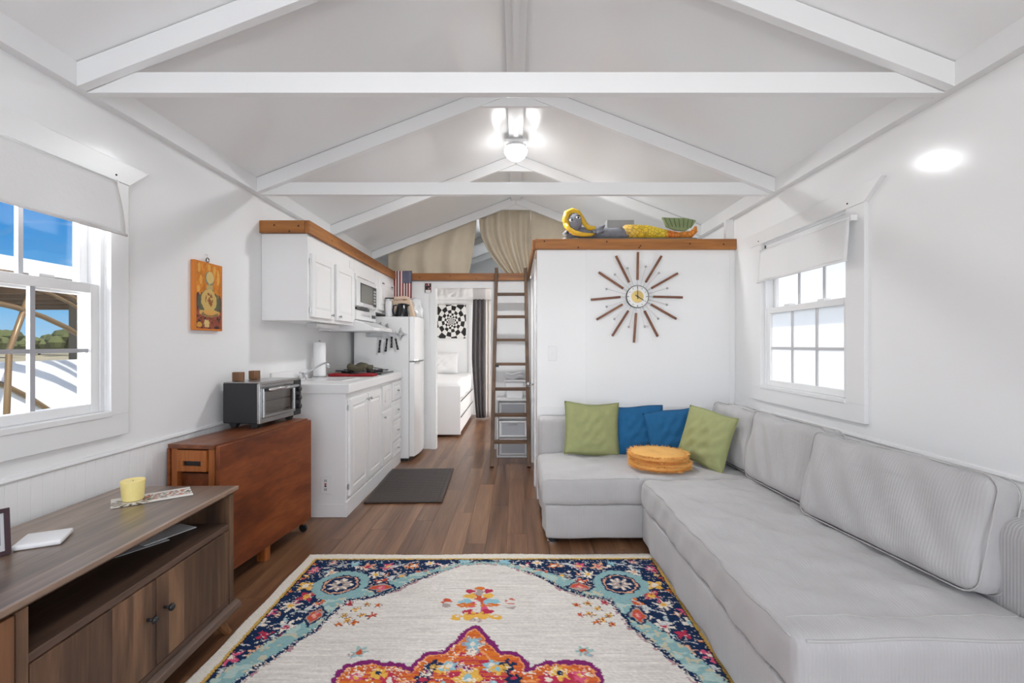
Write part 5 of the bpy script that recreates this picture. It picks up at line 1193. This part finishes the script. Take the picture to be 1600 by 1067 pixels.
MB().tube([(mx(420), MY-.03, mz(290)), (mx(470), MY-.075, mz(276)), (mx(520), MY-.07, mz(258)), (mx(500), MY-.08, mz(292)), (mx(440), MY-.085, mz(318))], [26*S1, 32*S1, 26*S1, 24*S1, 16*S1], 12).build('arm', SKIN, t, smooth=True)
hn = t.children[-1]
for k in range(5): MB().tube([(mx(446-6*k), MY-.088, mz(312-3*k)), (mx(424-4*k), MY-.092, mz(318-8*k)), (mx(408-2*k), MY-.088, mz(322-7*k))], [6*S1, 5*S1, 3.5*S1], 6).build('finger', SKIN, hn, smooth=True)
# tail with scales
tm, tt, tb = new_mat('painted_scales'); lk = tt.links.new
vo = tt.nodes.new('ShaderNodeTexVoronoi'); vo.inputs['Scale'].default_value = 34; vo.feature = 'DISTANCE_TO_EDGE'; tcx = tt.nodes.new('ShaderNodeTexCoord'); sp = tt.nodes.new('ShaderNodeSeparateXYZ'); lk(tcx.outputs['Object'], sp.inputs[0])
mr = tt.nodes.new('ShaderNodeMapRange'); mr.inputs[1].default_value = mx(720); mr.inputs[2].default_value = mx(1460); lk(sp.outputs['X'], mr.inputs[0])
rp = tt.nodes.new('ShaderNodeValToRGB'); el = rp.color_ramp.elements; el[0].color = (*col(214, 176, 96), 1); el[1].color = (*col(222, 140, 56), 1); el[1].position = .75
for pos, c in ((.22, (222, 186, 52)), (.55, (226, 200, 62)), (.62, (218, 116, 44))): z_ = el.new(pos); z_.color = (*col(*c), 1)
lk(mr.outputs[0], rp.inputs[0]); lk(tcx.outputs['Object'], vo.inputs['Vector'])
st_ = tt.nodes.new('ShaderNodeMapRange'); st_.inputs[1].default_value = .02; st_.inputs[2].default_value = .12; st_.inputs[3].default_value = .55; st_.inputs[4].default_value = 1.05; lk(vo.outputs['Distance'], st_.inputs[0])
vm = tt.nodes.new('ShaderNodeVectorMath'); vm.operation = 'SCALE'; lk(rp.outputs[0], vm.inputs[0]); lk(st_.outputs[0], vm.inputs['Scale']); lk(vm.outputs[0], tb.inputs['Base Color']); tb.inputs['Roughness'].default_value = .5
MB().tube([(mx(705), MY, mz(285)), (mx(750), MY, mz(280)), (mx(840), MY, mz(281)), (mx(980), MY, mz(284)), (mx(1140), MY, mz(304)), (mx(1280), MY, mz(318)), (mx(1400), MY, mz(310)), (mx(1445), MY, mz(270)), (mx(1452), MY, mz(228))], [40*S1, 68*S1, 70*S1, 66*S1, 46*S1, 32*S1, 36*S1, 28*S1, 12*S1], 18).build('tail', tm, t, smooth=True)
FIN = plain('green_fin_paint', col(130, 144, 100), .6, var=.1, vscale=30); FIN2 = plain('dark_green_fin_paint', col(84, 100, 66), .6)
fn_ = MB().prism([(mx(1140), mz(245)), (mx(1120), mz(190)), (mx(1100), mz(152)), (mx(1200), mz(158)), (mx(1320), mz(158)), (mx(1435), mz(182)), (mx(1400), mz(240)), (mx(1330), mz(288)), (mx(1230), mz(280))], 'y', MY-.05, MY-.025).build('fin', FIN, t, bevel=.003)
for k in range(7):
    a = (1395-k*20, 250-k*2); b = (1415-k*50, 176-k*2)
    MB().tube([(mx(1380-k*36), MY-.052, mz(262-k*3)), (mx(1402-k*47), MY-.052, mz(178-k*3))], .003, 6).build('fin_rib', FIN2, fn_)
t = thing('acrylic_box', 'clear acrylic display box standing behind the mermaid', 'box', (mx(740), MY+.19, GZ))
ACR = frosted('hazy_acrylic', (.42, .42, .43), .35)
MB().box(mx(600), mx(880), MY+.14, MY+.145, GZ, mz(120)).box(mx(600), mx(880), MY+.27, MY+.275, GZ, mz(120)).box(mx(600), mx(606), MY+.145, MY+.27, GZ, mz(120)).box(mx(874), mx(880), MY+.145, MY+.27, GZ, mz(120)).build('sides', ACR, t)
BX(mx(600), mx(880), MY+.14, MY+.275, mz(120), mz(117)).build('lid', ACR, t)

# ------------------------------------------------------------------ ceiling lamps
def lamp(label, LY, power, down=0):
    LM, lt, lb = new_mat('glowing_globe'); setc(lb, (1, 1, 1)); lb.inputs['Emission Color'].default_value = (.985, .993, 1.0, 1); lb.inputs['Emission Strength'].default_value = power
    t = thing('ceiling_lamp', label, 'lamp', (0, LY, 2.70), 0, 'globe lamps along the ridge')
    BX(-.088, .088, LY-.06, LY+.06, APEX-.105, APEX-.0765).build('mount_box', TRIM, t, bevel=.004)
    MB().lathe([(.082, .0), (.082, .022)], 30, Matrix.Translation((0, LY, APEX-.128))).build('collar', STEEL, t, smooth=False)
    MB().lathe([(.080, .0), (.092, -.018), (.090, -.04), (.072, -.072), (.045, -.092), (.018, -.101), (.0005, -.102)], 30, Matrix.Translation((0, LY, APEX-.128))).build('globe', LM, t, smooth=True)
    if down:
        ld = bpy.data.lights.new('lamp_light', 'AREA'); ld.shape = 'DISK'; ld.size = .18; ld.energy = down; ld.color = (.985, .993, 1.0)
        lo = bpy.data.objects.new('lamp_light', ld); C.objects.link(lo); lo.location = (0, LY, APEX-.234)
lamp('lit white globe lamp under the ridge, beyond the second truss', 3.78, LAMP, LAMP_DOWN)
lamp('added globe lamp under the ridge, out of view behind the camera, for fill light', -0.30, LAMP_FILL)  # unseen lamp added behind the camera to lift ceiling and walls
